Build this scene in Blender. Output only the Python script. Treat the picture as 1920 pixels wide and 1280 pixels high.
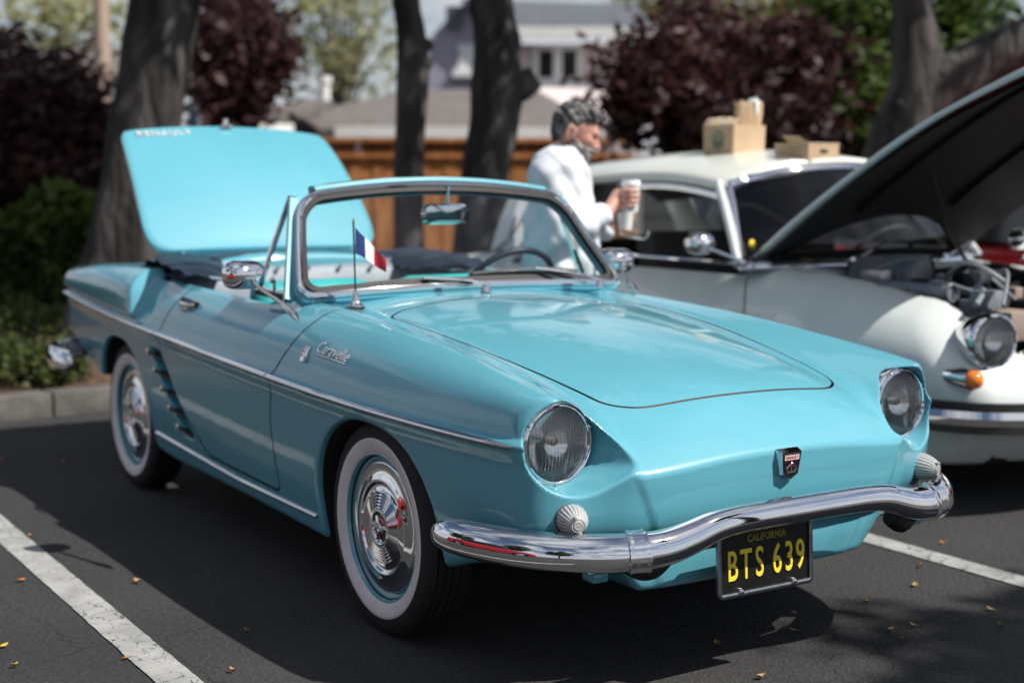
import bpy, bmesh, math, random
import numpy as np
from mathutils import Matrix, Vector

for _o in list(bpy.data.objects):
    bpy.data.objects.remove(_o, do_unlink=True)
SC = bpy.context.scene
COL = SC.collection
R_ = math.radians

# ------------------------------------------------------------------ camera
CAM_POS = np.array([3.4774, -2.4940, 1.2704])
_yaw, _pit, _roll = 2.5698, 0.1126, 0.0029
_F = np.array([math.cos(_yaw)*math.cos(_pit), math.sin(_yaw)*math.cos(_pit), -math.sin(_pit)])
_Rt = np.array([math.sin(_yaw), -math.cos(_yaw), 0.0])
_U = np.cross(_Rt, _F)
_c, _s = math.cos(_roll), math.sin(_roll)
_Rt, _U = _c*_Rt + _s*_U, -_s*_Rt + _c*_U
FPX = 2663.5
cd = bpy.data.cameras.new('camera')
cd.sensor_width = 36.0
cd.lens = FPX/1920*36
cd.clip_start = 0.05
cd.clip_end = 3000
cd.dof.use_dof = True
cd.dof.focus_distance = 3.52
cd.dof.aperture_fstop = 1.9
cam = bpy.data.objects.new('camera', cd)
COL.objects.link(cam)
cam.matrix_world = Matrix(((_Rt[0], _U[0], -_F[0], CAM_POS[0]), (_Rt[1], _U[1], -_F[1], CAM_POS[1]),
                           (_Rt[2], _U[2], -_F[2], CAM_POS[2]), (0, 0, 0, 1)))
SC.camera = cam

def ray(px, py):
    return _F + _Rt*(px-960)/FPX - _U*(py-640)/FPX
def on(px, py, ax, v):
    """the point where a photo pixel's ray meets the plane axis=v"""
    d = ray(px, py)
    return CAM_POS + d*((v-CAM_POS[ax])/d[ax])
def at_depth(px, py, dep):
    return CAM_POS + ray(px, py)*dep

# ------------------------------------------------------------------ sky, sun, exposure
SUN_DIR = np.array([0.70, 0.48, 1.0]); SUN_DIR /= np.linalg.norm(SUN_DIR)
sun_el = math.asin(SUN_DIR[2])
sun_az = math.atan2(SUN_DIR[0], SUN_DIR[1])          # clockwise from +Y
wd = bpy.data.worlds.new('World'); SC.world = wd; wd.use_nodes = True
wn, wl = wd.node_tree.nodes, wd.node_tree.links
wn.clear()
wo = wn.new('ShaderNodeOutputWorld'); wb = wn.new('ShaderNodeBackground')
sky = wn.new('ShaderNodeTexSky'); sky.sky_type = 'NISHITA'; sky.sun_disc = False
sky.sun_elevation = sun_el; sky.sun_rotation = sun_az
sky.air_density = 1.0; sky.dust_density = 0.6; sky.ozone_density = 1.0
# broken fair-weather cloud spread evenly over the whole sky, laid out on a flat cloud layer
tc = wn.new('ShaderNodeTexCoord')
sep = wn.new('ShaderNodeSeparateXYZ'); wl.new(tc.outputs['Generated'], sep.inputs[0])
def wmath(op, a, b=None):
    n = wn.new('ShaderNodeMath'); n.operation = op
    for i, v in enumerate((a, b)):
        if v is None: continue
        if isinstance(v, (int, float)): n.inputs[i].default_value = v
        else: wl.new(v, n.inputs[i])
    return n.outputs[0]
zz = wmath('ADD', wmath('MAXIMUM', sep.outputs[2], 0.0), 0.12)
cmb = wn.new('ShaderNodeCombineXYZ')
wl.new(wmath('DIVIDE', sep.outputs[0], zz), cmb.inputs[0]); wl.new(wmath('DIVIDE', sep.outputs[1], zz), cmb.inputs[1])
nz = wn.new('ShaderNodeTexNoise'); nz.inputs['Scale'].default_value = 1.25; nz.inputs['Detail'].default_value = 9
nz.inputs['Roughness'].default_value = 0.58; nz.inputs['Distortion'].default_value = 0.35
wl.new(cmb.outputs[0], nz.inputs['Vector'])
cr = wn.new('ShaderNodeValToRGB'); cr.color_ramp.elements[0].position = 0.43; cr.color_ramp.elements[1].position = 0.60
wl.new(nz.outputs[0], cr.inputs[0])
mx = wn.new('ShaderNodeMixRGB'); mx.inputs[2].default_value = (10.5, 10.7, 11.2, 1)
wl.new(wmath('MULTIPLY', cr.outputs[0], 0.85), mx.inputs[0]); wl.new(sky.outputs[0], mx.inputs[1])
hz = wn.new('ShaderNodeMixRGB'); hz.inputs[2].default_value = (7.6, 8.0, 8.8, 1)      # whitish air towards the horizon
wl.new(wmath('MULTIPLY', wmath('POWER', wmath('SUBTRACT', 1.0, wmath('MAXIMUM', sep.outputs[2], 0.0)), 7.0), 0.75), hz.inputs[0])
wl.new(mx.outputs[0], hz.inputs[1]); wl.new(hz.outputs[0], wb.inputs[0]); wl.new(wb.outputs[0], wo.inputs[0])
wb.inputs[1].default_value = 0.060
sl = bpy.data.lights.new('sun', 'SUN'); sl.energy = 4.9; sl.angle = R_(0.53); sl.color = (1.0, 0.955, 0.89)
so = bpy.data.objects.new('sun', sl); COL.objects.link(so)
so.rotation_euler = Vector(SUN_DIR).to_track_quat('Z', 'Y').to_euler()
so.location = (3, 3, 12)
SC.view_settings.view_transform = 'Standard'; SC.view_settings.look = 'None'
SC.view_settings.exposure = 0.32; SC.view_settings.gamma = 1.0
try: SC.view_settings.use_curve_mapping = False
except Exception: pass
SC.cycles.use_denoising = True
SC.cycles.max_bounces = 10; SC.cycles.transparent_max_bounces = 16
SC.cycles.caustics_reflective = False; SC.cycles.caustics_refractive = False

# ------------------------------------------------------------------ materials
def mat(name, col, rough=0.5, metal=0.0, coat=0.0, coat_rough=0.03, spec=0.5, trans=0.0, ior=1.45, emit=None, sheen=0.0, sss=0.0):
    m = bpy.data.materials.new(name); m.use_nodes = True
    b = m.node_tree.nodes['Principled BSDF']
    b.inputs['Base Color'].default_value = (*col, 1)
    b.inputs['Roughness'].default_value = rough; b.inputs['Metallic'].default_value = metal
    b.inputs['Coat Weight'].default_value = coat; b.inputs['Coat Roughness'].default_value = coat_rough
    b.inputs['Specular IOR Level'].default_value = spec
    b.inputs['Transmission Weight'].default_value = trans; b.inputs['IOR'].default_value = ior
    if sheen: b.inputs['Sheen Weight'].default_value = sheen
    if sss:
        b.inputs['Subsurface Weight'].default_value = sss; b.inputs['Subsurface Radius'].default_value = (.02, .008, .005)
    return m

def noise_mat(name, cols, scale=20, detail=6, rough=0.8, bump=0.0, bscale=None, pos=(.35, .65), stretch=None, rough2=None, bdist=0.02, coat=0.0, metal=0.0, spec=.5):
    """principled with object-space noise between colours, plus noise bump"""
    m = mat(name, cols[0], rough, metal, coat, spec=spec); nt = m.node_tree; b = nt.nodes['Principled BSDF']
    t = nt.nodes.new('ShaderNodeTexCoord'); mp = nt.nodes.new('ShaderNodeMapping')
    if stretch: mp.inputs['Scale'].default_value = stretch
    nt.links.new(t.outputs['Object'], mp.inputs[0])
    n = nt.nodes.new('ShaderNodeTexNoise'); n.inputs['Scale'].default_value = scale; n.inputs['Detail'].default_value = detail
    nt.links.new(mp.outputs[0], n.inputs['Vector'])
    r = nt.nodes.new('ShaderNodeValToRGB'); e = r.color_ramp.elements
    e[0].position, e[1].position = pos; e[0].color = (*cols[0], 1); e[1].color = (*cols[-1], 1)
    for i, c in enumerate(cols[1:-1]):
        q = e.new(pos[0] + (pos[1]-pos[0])*(i+1)/(len(cols)-1)); q.color = (*c, 1)
    nt.links.new(n.outputs[0], r.inputs[0]); nt.links.new(r.outputs[0], b.inputs['Base Color'])
    if bump:
        n2 = nt.nodes.new('ShaderNodeTexNoise'); n2.inputs['Scale'].default_value = bscale or scale*3; n2.inputs['Detail'].default_value = 8
        nt.links.new(mp.outputs[0], n2.inputs['Vector'])
        bp = nt.nodes.new('ShaderNodeBump'); bp.inputs['Strength'].default_value = bump; bp.inputs['Distance'].default_value = bdist
        nt.links.new(n2.outputs[0], bp.inputs['Height']); nt.links.new(bp.outputs[0], b.inputs['Normal'])
    return m

# ------------------------------------------------------------------ object helpers
def link(o, parent=None):
    COL.objects.link(o)
    if parent is not None: o.parent = parent
    return o
def empty(name, loc=(0, 0, 0), rz=0.0, parent=None):
    o = bpy.data.objects.new(name, None); o.location = loc; o.rotation_euler = (0, 0, rz); o.empty_display_size = .2
    return link(o, parent)
def tag(o, label=None, cat=None, group=None, kind=None):
    if label: o['label'] = label
    if cat: o['category'] = cat
    if group: o['group'] = group
    if kind: o['kind'] = kind
    return o
def mobj(name, V, F, m, parent=None, N=None, smooth=True, mats=None, midx=None, auto=None):
    me = bpy.data.meshes.new(name)
    me.from_pydata([tuple(map(float, v)) for v in V], [], [tuple(int(i) for i in f) for f in F])
    for q in (mats or [m]): me.materials.append(q)
    if midx is not None: me.polygons.foreach_set('material_index', np.asarray(midx, dtype=np.int32))
    me.polygons.foreach_set('use_smooth', np.full(len(me.polygons), bool(smooth)))
    me.validate(clean_customdata=False)
    me.update()
    if N is not None and len(N) == len(me.vertices):
        me.normals_split_custom_set_from_vertices([tuple(map(float, n)) for n in N])
    elif auto is not None:
        me.set_sharp_from_angle(angle=R_(auto))
    return link(bpy.data.objects.new(name, me), parent)
def copy_tree(o, parent=None):
    c = o.copy(); COL.objects.link(c); c.parent = parent
    for ch in list(o.children): copy_tree(ch, c)
    return c

class MB:
    """collects several shapes into one mesh"""
    def __init__(s): s.V = []; s.F = []
    def add(s, V, F):
        b = len(s.V); s.V.extend([tuple(map(float, v)) for v in V]); s.F.extend([tuple(int(i)+b for i in f) for f in F]); return s
    def build(s, name, m, parent=None, smooth=True, auto=40, **k):
        return mobj(name, s.V, s.F, m, parent, smooth=smooth, auto=auto, **k)

def box(cx, cy, cz, sx, sy, sz, bev=0.0):
    hx, hy, hz = sx/2, sy/2, sz/2
    if bev <= 0:
        V = [(cx+i*hx, cy+j*hy, cz+k*hz) for i in (-1, 1) for j in (-1, 1) for k in (-1, 1)]
        return V, [(0, 1, 3, 2), (4, 6, 7, 5), (0, 4, 5, 1), (2, 3, 7, 6), (0, 2, 6, 4), (1, 5, 7, 3)]
    bm = bmesh.new(); bmesh.ops.create_cube(bm, size=1.0)
    for v in bm.verts: v.co = Vector((v.co.x*sx+cx, v.co.y*sy+cy, v.co.z*sz+cz))
    bmesh.ops.bevel(bm, geom=bm.edges[:], offset=bev, segments=2, affect='EDGES', profile=.6)
    bm.verts.index_update()
    V = [v.co[:] for v in bm.verts]; F = [[v.index for v in f.verts] for f in bm.faces]; bm.free()
    return V, F
def xform(VF, M):
    return [tuple(M @ Vector(v)) for v in VF[0]], VF[1]

def spline1(xs, ys):
    """natural cubic spline through points, linear beyond the ends"""
    xs = np.asarray(xs, float); ys = np.asarray(ys, float); n = len(xs); h = np.diff(xs)
    A = np.zeros((n, n)); b = np.zeros(n); A[0, 0] = A[-1, -1] = 1
    for i in range(1, n-1):
        A[i, i-1] = h[i-1]; A[i, i] = 2*(h[i-1]+h[i]); A[i, i+1] = h[i]
        b[i] = 3*((ys[i+1]-ys[i])/h[i]-(ys[i]-ys[i-1])/h[i-1])
    c = np.linalg.solve(A, b); bb = np.diff(ys)/h-h*(2*c[:-1]+c[1:])/3; d = np.diff(c)/(3*h)
    s_end = bb[-1]+2*c[-2]*h[-1]+3*d[-1]*h[-1]**2
    def f(x):
        x = np.asarray(x, float)
        i = np.clip(np.searchsorted(xs, x)-1, 0, n-2); t = x-xs[i]
        y = ys[i]+bb[i]*t+c[i]*t*t+d[i]*t**3
        y = np.where(x < xs[0], ys[0]+bb[0]*(x-xs[0]), y)
        return np.where(x > xs[-1], ys[-1]+s_end*(x-xs[-1]), y)
    return f
def sstep(a, b, x):
    t = np.clip((x-a)/(b-a), 0, 1); return t*t*(3-2*t)
def smax(a, b, k):
    h = np.maximum(k-np.abs(a-b), 0); return np.maximum(a, b)+h*h/(4*np.maximum(k, 1e-6))
def smin(a, b, k): return -smax(-a, -b, k)

def curve3(P, n=8, closed=False):
    """dense Catmull-Rom through 3-D points"""
    P = [np.asarray(p, float) for p in P]; out = []; m = len(P)
    for i in range(m if closed else m-1):
        if closed: p0, p1, p2, p3 = P[(i-1) % m], P[i], P[(i+1) % m], P[(i+2) % m]
        else: p0, p1, p2, p3 = P[max(i-1, 0)], P[i], P[i+1], P[min(i+2, m-1)]
        for j in range(n):
            t = j/n
            out.append(.5*((2*p1)+(-p0+p2)*t+(2*p0-5*p1+4*p2-p3)*t*t+(-p0+3*p1-3*p2+p3)*t**3))
    if not closed: out.append(P[-1])
    return np.array(out)

def sweep(path, prof, up=(0, 0, 1), closed=False, scale=None, cap=True, ups=None):
    """sweep a closed 2-D profile (side, up) along a 3-D path; returns V,F"""
    path = np.asarray(path, float); n = len(path); m = len(prof)
    if closed: T = np.roll(path, -1, 0)-np.roll(path, 1, 0)
    else: T = np.gradient(path, axis=0)
    T /= np.linalg.norm(T, axis=1)[:, None]+1e-12
    V = []
    for i in range(n):
        u = np.asarray(ups[i] if ups is not None else up, float)
        s = np.cross(T[i], u); s /= np.linalg.norm(s)+1e-12; u = np.cross(s, T[i])
        k = 1.0 if scale is None else scale[i]
        for a, b in prof: V.append(path[i]+s*a*k+u*b*k)
    F = []
    for i in range(n if closed else n-1):
        i2 = (i+1) % n
        for j in range(m):
            j2 = (j+1) % m; F.append((i*m+j, i*m+j2, i2*m+j2, i2*m+j))
    if cap and not closed:
        F.append(tuple(range(m-1, -1, -1))); F.append(tuple((n-1)*m+j for j in range(m)))
    return V, F
def circ(r, n=10, r2=None, a0=0):
    return [(r*math.cos(a0+2*math.pi*i/n), (r2 or r)*math.sin(a0+2*math.pi*i/n)) for i in range(n)]
def tube(P, r, n=10, closed=False, scale=None, up=(0, 0, 1)):
    P = np.asarray(P, float)
    if len(P) == 2 or not closed:
        d = P[-1]-P[0]
        if abs(d[2]) > .9*np.linalg.norm(d) and tuple(up) == (0, 0, 1): up = (1, 0, 0)
    return sweep(P, circ(r, n), up=up, closed=closed, scale=scale)
def lathe(prof, n=32, axis='y', c=(0, 0, 0), cap0=False, cap1=False):
    """revolve (radius, along) profile round an axis"""
    V = []; F = []; m = len(prof)
    for i in range(n):
        a = 2*math.pi*i/n; ca, sa = math.cos(a), math.sin(a)
        for r, h in prof:
            p = {'y': (r*ca, h, r*sa), 'x': (h, r*ca, r*sa), 'z': (r*ca, r*sa, h)}[axis]
            V.append((p[0]+c[0], p[1]+c[1], p[2]+c[2]))
    for i in range(n):
        i2 = (i+1) % n
        for j in range(m-1): F.append((i*m+j, i2*m+j, i2*m+j+1, i*m+j+1))
    if cap0: F.append(tuple(i*m for i in range(n)))
    if cap1: F.append(tuple(i*m+m-1 for i in range(n))[::-1])
    return V, F

def surface_nets(f, xs, ys, zs, newton=3, eps=1e-4):
    """mesh of f<0 on a grid, vertices projected onto f=0, exact normals"""
    X, Y, Z = np.meshgrid(xs, ys, zs, indexing='ij')
    val = np.empty(X.shape)
    for i0 in range(0, len(xs), 24):
        s_ = slice(i0, i0+24); val[s_] = f(X[s_], Y[s_], Z[s_])
    neg = val < 0
    cnt = np.zeros(tuple(d-1 for d in neg.shape), np.int8)
    for a in (0, 1):
        for b in (0, 1):
            for c in (0, 1):
                cnt += neg[a:neg.shape[0]-1+a, b:neg.shape[1]-1+b, c:neg.shape[2]-1+c]
    mixed = (cnt > 0) & (cnt < 8)
    I, J, K = np.nonzero(mixed); nV = len(I)
    idx = -np.ones(mixed.shape, np.int64); idx[I, J, K] = np.arange(nV)
    acc = np.zeros((nV, 3)); num = np.zeros(nV)
    corners = [(a, b, c) for a in (0, 1) for b in (0, 1) for c in (0, 1)]
    for p in corners:
        for ax in range(3):
            if p[ax]: continue
            q = list(p); q[ax] = 1
            v0 = val[I+p[0], J+p[1], K+p[2]]; v1 = val[I+q[0], J+q[1], K+q[2]]
            ok = (v0 < 0) != (v1 < 0); t = np.where(ok, v0/(v0-v1+1e-30), 0)
            P0 = np.stack([xs[I+p[0]], ys[J+p[1]], zs[K+p[2]]], -1); P1 = np.stack([xs[I+q[0]], ys[J+q[1]], zs[K+q[2]]], -1)
            acc += np.where(ok[:, None], P0+(P1-P0)*t[:, None], 0); num += ok
    V = acc/np.maximum(num, 1)[:, None]
    def grad(P):
        g = np.empty_like(P)
        for a in range(3):
            d = np.zeros(3); d[a] = eps
            A, B = P+d, P-d
            g[:, a] = (f(A[:, 0], A[:, 1], A[:, 2])-f(B[:, 0], B[:, 1], B[:, 2]))/(2*eps)
        return g
    lim = .8*min(np.diff(xs).min(), np.diff(ys).min(), np.diff(zs).min()); V0 = V.copy()
    for _ in range(newton):
        g = grad(V); fv = f(V[:, 0], V[:, 1], V[:, 2]); g2 = (g*g).sum(1)+1e-9
        V = V-g*(fv/g2)[:, None]
        d = V-V0; L = np.linalg.norm(d, axis=1); V = V0+d*np.minimum(1, lim/(L+1e-12))[:, None]
    N = grad(V); N /= np.linalg.norm(N, axis=1)[:, None]+1e-12
    faces = []
    for ax in range(3):
        s0 = [slice(None)]*3; s1 = [slice(None)]*3
        s0[ax] = slice(0, -1); s1[ax] = slice(1, None)
        o1, o2 = [a for a in range(3) if a != ax]
        ch = neg[tuple(s0)] != neg[tuple(s1)]
        E = np.array(np.nonzero(ch)).T
        ok = (E[:, o1] > 0) & (E[:, o2] > 0) & (E[:, o1] < mixed.shape[o1]) & (E[:, o2] < mixed.shape[o2])
        E = E[ok]; st = neg[tuple(s0)][E[:, 0], E[:, 1], E[:, 2]]
        def cell(d1, d2):
            e = E.copy(); e[:, o1] += d1; e[:, o2] += d2; return idx[e[:, 0], e[:, 1], e[:, 2]]
        Q = np.stack([cell(-1, -1), cell(0, -1), cell(0, 0), cell(-1, 0)], -1)
        faces.append(Q)
    F = np.concatenate(faces); F = F[(F >= 0).all(1)]
    A, B, C_ = V[F[:, 0]], V[F[:, 1]], V[F[:, 2]]; D = V[F[:, 3]]
    fn = np.cross(C_-A, D-B); bad = (fn*(N[F].sum(1))).sum(1) < 0
    F[bad] = F[bad][:, ::-1]
    return V, N, F

def clip(V, N, F, s, keep_neg=True):
    """cut polygons along s=0 and keep the s<0 side; returns V,N,F and the cut edges (oriented)"""
    s = np.asarray(s, float) * (1 if keep_neg else -1)
    s = np.where(np.abs(s) < 1e-7, -1e-7, s)
    V = np.asarray(V); N = np.asarray(N)
    inside = s < 0; newV = []; newN = []; ek = {}; base = len(V); outF = []; cuts = []
    for f in F:
        ins = [inside[i] for i in f]
        if all(ins): outF.append(tuple(f)); continue
        if not any(ins): continue
        poly = []; new = []
        m = len(f)
        for a in range(m):
            i, j = int(f[a]), int(f[(a+1) % m])
            if inside[i]: poly.append(i)
            if inside[i] != inside[j]:
                k = (min(i, j), max(i, j))
                if k not in ek:
                    t = s[k[0]]/(s[k[0]]-s[k[1]])
                    newV.append(V[k[0]]*(1-t)+V[k[1]]*t); nn = N[k[0]]*(1-t)+N[k[1]]*t
                    newN.append(nn/(np.linalg.norm(nn)+1e-12)); ek[k] = base+len(newV)-1
                poly.append(ek[k]); new.append((ek[k], inside[i]))
        outF.append(tuple(poly))
        if len(new) == 2:
            a, b = new
            cuts.append((a[0], b[0]) if a[1] else (b[0], a[0]))
    Vn = np.concatenate([V, np.array(newV).reshape(-1, 3)]); Nn = np.concatenate([N, np.array(newN).reshape(-1, 3)])
    used = np.zeros(len(Vn), bool)
    for f in outF: used[list(f)] = True
    mp = -np.ones(len(Vn), int); mp[used] = np.arange(used.sum())
    return Vn[used], Nn[used], [tuple(mp[list(f)]) for f in outF], [(mp[a], mp[b]) for a, b in cuts]
def flange(V, N, F, cuts, depth=.014):
    """turn the cut edge inwards so that a panel shows its thickness at a shut line"""
    vs = sorted({i for c in cuts for i in c}); b = len(V); mp1 = {}; mp2 = {}
    aV = []; aN = []
    for i in vs:
        mp1[i] = b+len(aV); aV.append(V[i]); aN.append(N[i])
        mp2[i] = b+len(aV); aV.append(V[i]-N[i]*depth); aN.append(N[i])
    F = list(F)
    for a, c in cuts: F.append((mp1[c], mp1[a], mp2[a], mp2[c]))
    return np.concatenate([V, np.array(aV).reshape(-1, 3)]), np.concatenate([N, np.array(aN).reshape(-1, 3)]), F

def poly_sd(px, py, P):
    """signed distance to a closed polygon, negative inside"""
    P = np.asarray(P, float); d = np.full(np.shape(px), 1e9); ins = np.zeros(np.shape(px), bool)
    for i in range(len(P)):
        a, b = P[i], P[(i+1) % len(P)]; e = b-a
        t = np.clip(((px-a[0])*e[0]+(py-a[1])*e[1])/(e@e+1e-12), 0, 1)
        d = np.minimum(d, np.hypot(px-a[0]-t*e[0], py-a[1]-t*e[1]))
        c = ((a[1] > py) != (b[1] > py)) & (px < (b[0]-a[0])*(py-a[1])/(b[1]-a[1]+1e-12)+a[0])
        ins ^= c
    return np.where(ins, -d, d)
def round_poly(P, r, n=6):
    """polygon with its corners rounded by radius r (one number or one per corner)"""
    P = [np.asarray(p, float) for p in P]; out = []; m = len(P)
    for i in range(m):
        a, b, c = P[i-1], P[i], P[(i+1) % m]; rr = r[i] if hasattr(r, '__len__') else r
        u = (a-b)/np.linalg.norm(a-b); v = (c-b)/np.linalg.norm(c-b)
        ang = math.acos(np.clip(u@v, -1, 1)); d = min(rr/math.tan(ang/2), .49*np.linalg.norm(a-b), .49*np.linalg.norm(c-b))
        p0, p2 = b+u*d, b+v*d
        for j in range(n+1):
            t = j/n; out.append((1-t)**2*p0+2*t*(1-t)*b+t*t*p2)
    return np.array(out)

def text_mesh(body, size=1.0, extrude=.0, bevel=0.0, shear=0.0, space=1.0):
    cu = bpy.data.curves.new('txt', 'FONT'); cu.body = body; cu.size = size; cu.extrude = extrude; cu.bevel_depth = bevel
    cu.align_x = 'CENTER'; cu.align_y = 'CENTER'; cu.shear = shear; cu.space_character = space; cu.resolution_u = 4
    o = bpy.data.objects.new('txt', cu); COL.objects.link(o)
    dg = bpy.context.evaluated_depsgraph_get(); dg.update()
    me = o.evaluated_get(dg).to_mesh()
    V = [v.co[:] for v in me.vertices]; F = [tuple(p.vertices) for p in me.polygons]
    o.evaluated_get(dg).to_mesh_clear(); bpy.data.objects.remove(o, do_unlink=True); bpy.data.curves.remove(cu)
    return V, F
def frame_M(o, xa, ya):
    """matrix with local x along xa, local y along ya"""
    xa = Vector(xa).normalized(); ya = Vector(ya); ya = (ya-xa*ya.dot(xa)).normalized(); za = xa.cross(ya)
    return Matrix(((xa.x, ya.x, za.x, o[0]), (xa.y, ya.y, za.y, o[1]), (xa.z, ya.z, za.z, o[2]), (0, 0, 0, 1)))
# ------------------------------------------------------------------ turquoise convertible: body surface
# local frame: x forward from the front axle, y to the car's left, z up
c_zc = spline1([-3.1, -2.7, -2.2, -1.6, -.9, -.62, -.3, 0, .3, .5, .62, .70, .76, .82, .87, .95],
               [.885, .935, .965, .95, .92, .902, .886, .862, .822, .783, .752, .722, .687, .642, .598, .52])
c_zcr = spline1([-3.1, -2.9, -2.6, -2.1, -1.7, -1.1, -.5, -.2, .1, .35, .55, .68, .78, .9],
                [.880, .896, .912, .922, .916, .902, .880, .865, .842, .815, .789, .771, .756, .73])
c_zT = spline1([-3.1, -2.81, -2.2, -1.67, -1.02, -.57, -.02, .43, .8], [.752, .739, .716, .697, .675, .661, .649, .646, .645])
c_wT = spline1([-3.1, -2.9, -2.6, -2.2, -1.6, -1.0, -.4, 0, .3, .5, .62, .72, .82], [.712, .728, .748, .765, .775, .780, .780, .775, .763, .750, .738, .724, .69])
c_zb = spline1([-3.1, -2.9, -2.6, -2.35, -2.0, -1.5, -.4, .3, .5, .9], [.56, .50, .43, .36, .24, .205, .195, .25, .315, .325])

c_xe = spline1([.60, .70, .78, .85, .90, .95], [-1.955, -1.965, -1.980, -2.000, -2.020, -2.045])
def c_top(x, w):
    zc, zcr = c_zc(x), c_zcr(x)
    fr = sstep(-.7, .3, x)                       # the valley between bonnet and wing deepens forwards
    we = .46 - .03*fr
    zv = zc - (.030 + .012*fr)                   # height at the bonnet's edge
    t = np.clip(w/we, 0, 1.15)
    inner = zc - (zc-zv)*t**2.2
    # past the headlamp's plane the wing crest falls onto the nose
    fall = sstep(.765, .90, x)
    zcr2 = zcr*(1-fall) + np.minimum(zcr, zv)*fall
    u = sstep(we-.01, .645, w)
    out = zv + (zcr2-zv)*u
    z = np.where(w < we-.01, inner, out + (inner-zv)*(1-sstep(we-.01, we+.08, w)))
    return z - .10*np.maximum(w-.60, 0)**2/.1
def c_side(x, z, vent=True):
    zT, wT = c_zT(x), c_wT(x)
    d = z - zT
    up = np.maximum(d, 0); dn = np.maximum(-d, 0)
    w_up = wT - .006 - .014*sstep(0, .022, up) - .03*(up/.2) - .090*(up/.22)**2.2
    # the hip of the rear wing stands proud of the door and starts with a rounded scoop edge
    xe = c_xe(z)
    hip = (.022*sstep(.010, .045, up) + .068*np.clip(up/.18, 0, 1.2)**1.3)*sstep(xe+.014, xe-.020, x)
    dip = -.020*np.exp(-((x-(xe+.06))/.09)**2)*sstep(.02, .09, up)
    w_up = w_up + hip + dip
    w_dn = wT - .010*sstep(0, .012, dn) - .012*sstep(0, .06, dn) - .040*np.clip(dn/.42, 0, 1.3)**2
    w = np.where(d > 0, w_up, w_dn)
    return w
c_xf0 = spline1([0, .2, .40, .47, .52, .58, .64, .70, .74, .80], [.872, .869, .857, .842, .822, .800, .774, .736, .700, .60])
c_xfz = spline1([.2, .28, .34, .385, .415, .45, .52, .58, .64, .72, .80], [-.100, -.088, -.080, -.068, -.034, -.016, -.008, -.002, 0.0, -.026, -.060])
def c_front(w, z):
    x = c_xf0(w) + c_xfz(z)
    # the middle of the nose stands a little proud below the ridge
    e = .452 - .42*np.maximum(.565-z, 0)
    return x + .0045*sstep(e+.013, e-.013, w)*sstep(.60, .53, z)
LAMP = np.array([.700, .594, .643])
def c_scoop(x, w, z):
    """teardrop recess: round at the lamp, pointed towards the middle of the nose, opening forwards"""
    A = LAMP; B = np.array([.868, .436, .602]); dw, dz = B[1]-A[1], B[2]-A[2]
    L = math.hypot(dw, dz); ux, uz = dw/L, dz/L
    al = (w-A[1])*ux+(z-A[2])*uz; pe = np.abs(-(w-A[1])*uz+(z-A[2])*ux)
    r0 = .1025 + .16*np.clip(x-.715, -.02, .10); sa = np.clip((r0-.004)/L, 0, .9)
    t = np.clip((al-pe*sa/np.sqrt(1-sa*sa))/L, 0, 1); r = r0*(1-t)+.004*t
    q = np.sqrt((w-A[1]-t*dw)**2+(z-A[2]-t*dz)**2)-r
    d = np.sqrt((w-A[1])**2+(z-A[2])**2)
    floor = A[0]-.04 + np.maximum(d-.100, 0)*2.75
    return smax(q, (floor-x)*.34, .012)
def arch(x, z, cx, hw, z0, hh, p):
    r = (np.abs((x-cx)/hw)**p + np.abs((z-z0)/hh)**p)**(1/p)
    return (r-1)*hh
def c_wells(x, w, z):
    zz = np.maximum(z, .28)
    a = arch(x, zz, .0, .352, .28, .325, 2.3)
    b = arch(x, zz, -2.262, .345, .30, .330, 2.3)
    return np.maximum(np.minimum(a, b), .36-w)
def c_vent(x, w, z):
    """slanting recess of the air intake ahead of the rear wheel"""
    u = x + 1.745 - (.62-z)*.98
    a = np.maximum(np.maximum(np.abs(u)-.062, np.abs(z-.485)-.155), 0)
    q = smax(smax(np.abs(u)-.060, np.abs(z-.485)-.150, .03), (c_side(x, z)-.045)-w, .01)
    return q
def c_cock(x, w, z):
    a = smax(np.abs(x+1.42)-.60, w-.625, .10)
    return smax(a, .36-z, .04)
def c_body(x, y, z):
    w = np.abs(y)
    ft = (z - c_top(x, w))*.93
    fs = (w - c_side(x, z))
    ff = (x - c_front(w, z))*.92
    fr = (-3.175 + .30*np.maximum(.60-z, 0) + .25*np.maximum(w-.50, 0)**2 - x)
    k = .075 + .03*sstep(-.4, -1.0, x) - .025*sstep(-1.7, -2.0, x) - .03*sstep(.3, .65, x)
    g = smax(ft, ff, .012)
    g = smax(g, fs, np.where(ff > np.maximum(ft, -.05), np.minimum(k, .034), k))
    g = smax(g, fr, .055)
    zb = c_zb(x) - .080*sstep(.47, .37, w)*sstep(.45, .65, x)
    g = smax(g, zb-z, .025)
    g = smax(g, -c_scoop(x, w, z), .010)
    g = smax(g, -c_wells(x, w, z), .014)
    g = smax(g, -c_vent(x, w, z), .008)
    g = smax(g, -c_cock(x, w, z), .03)
    return g
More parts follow.
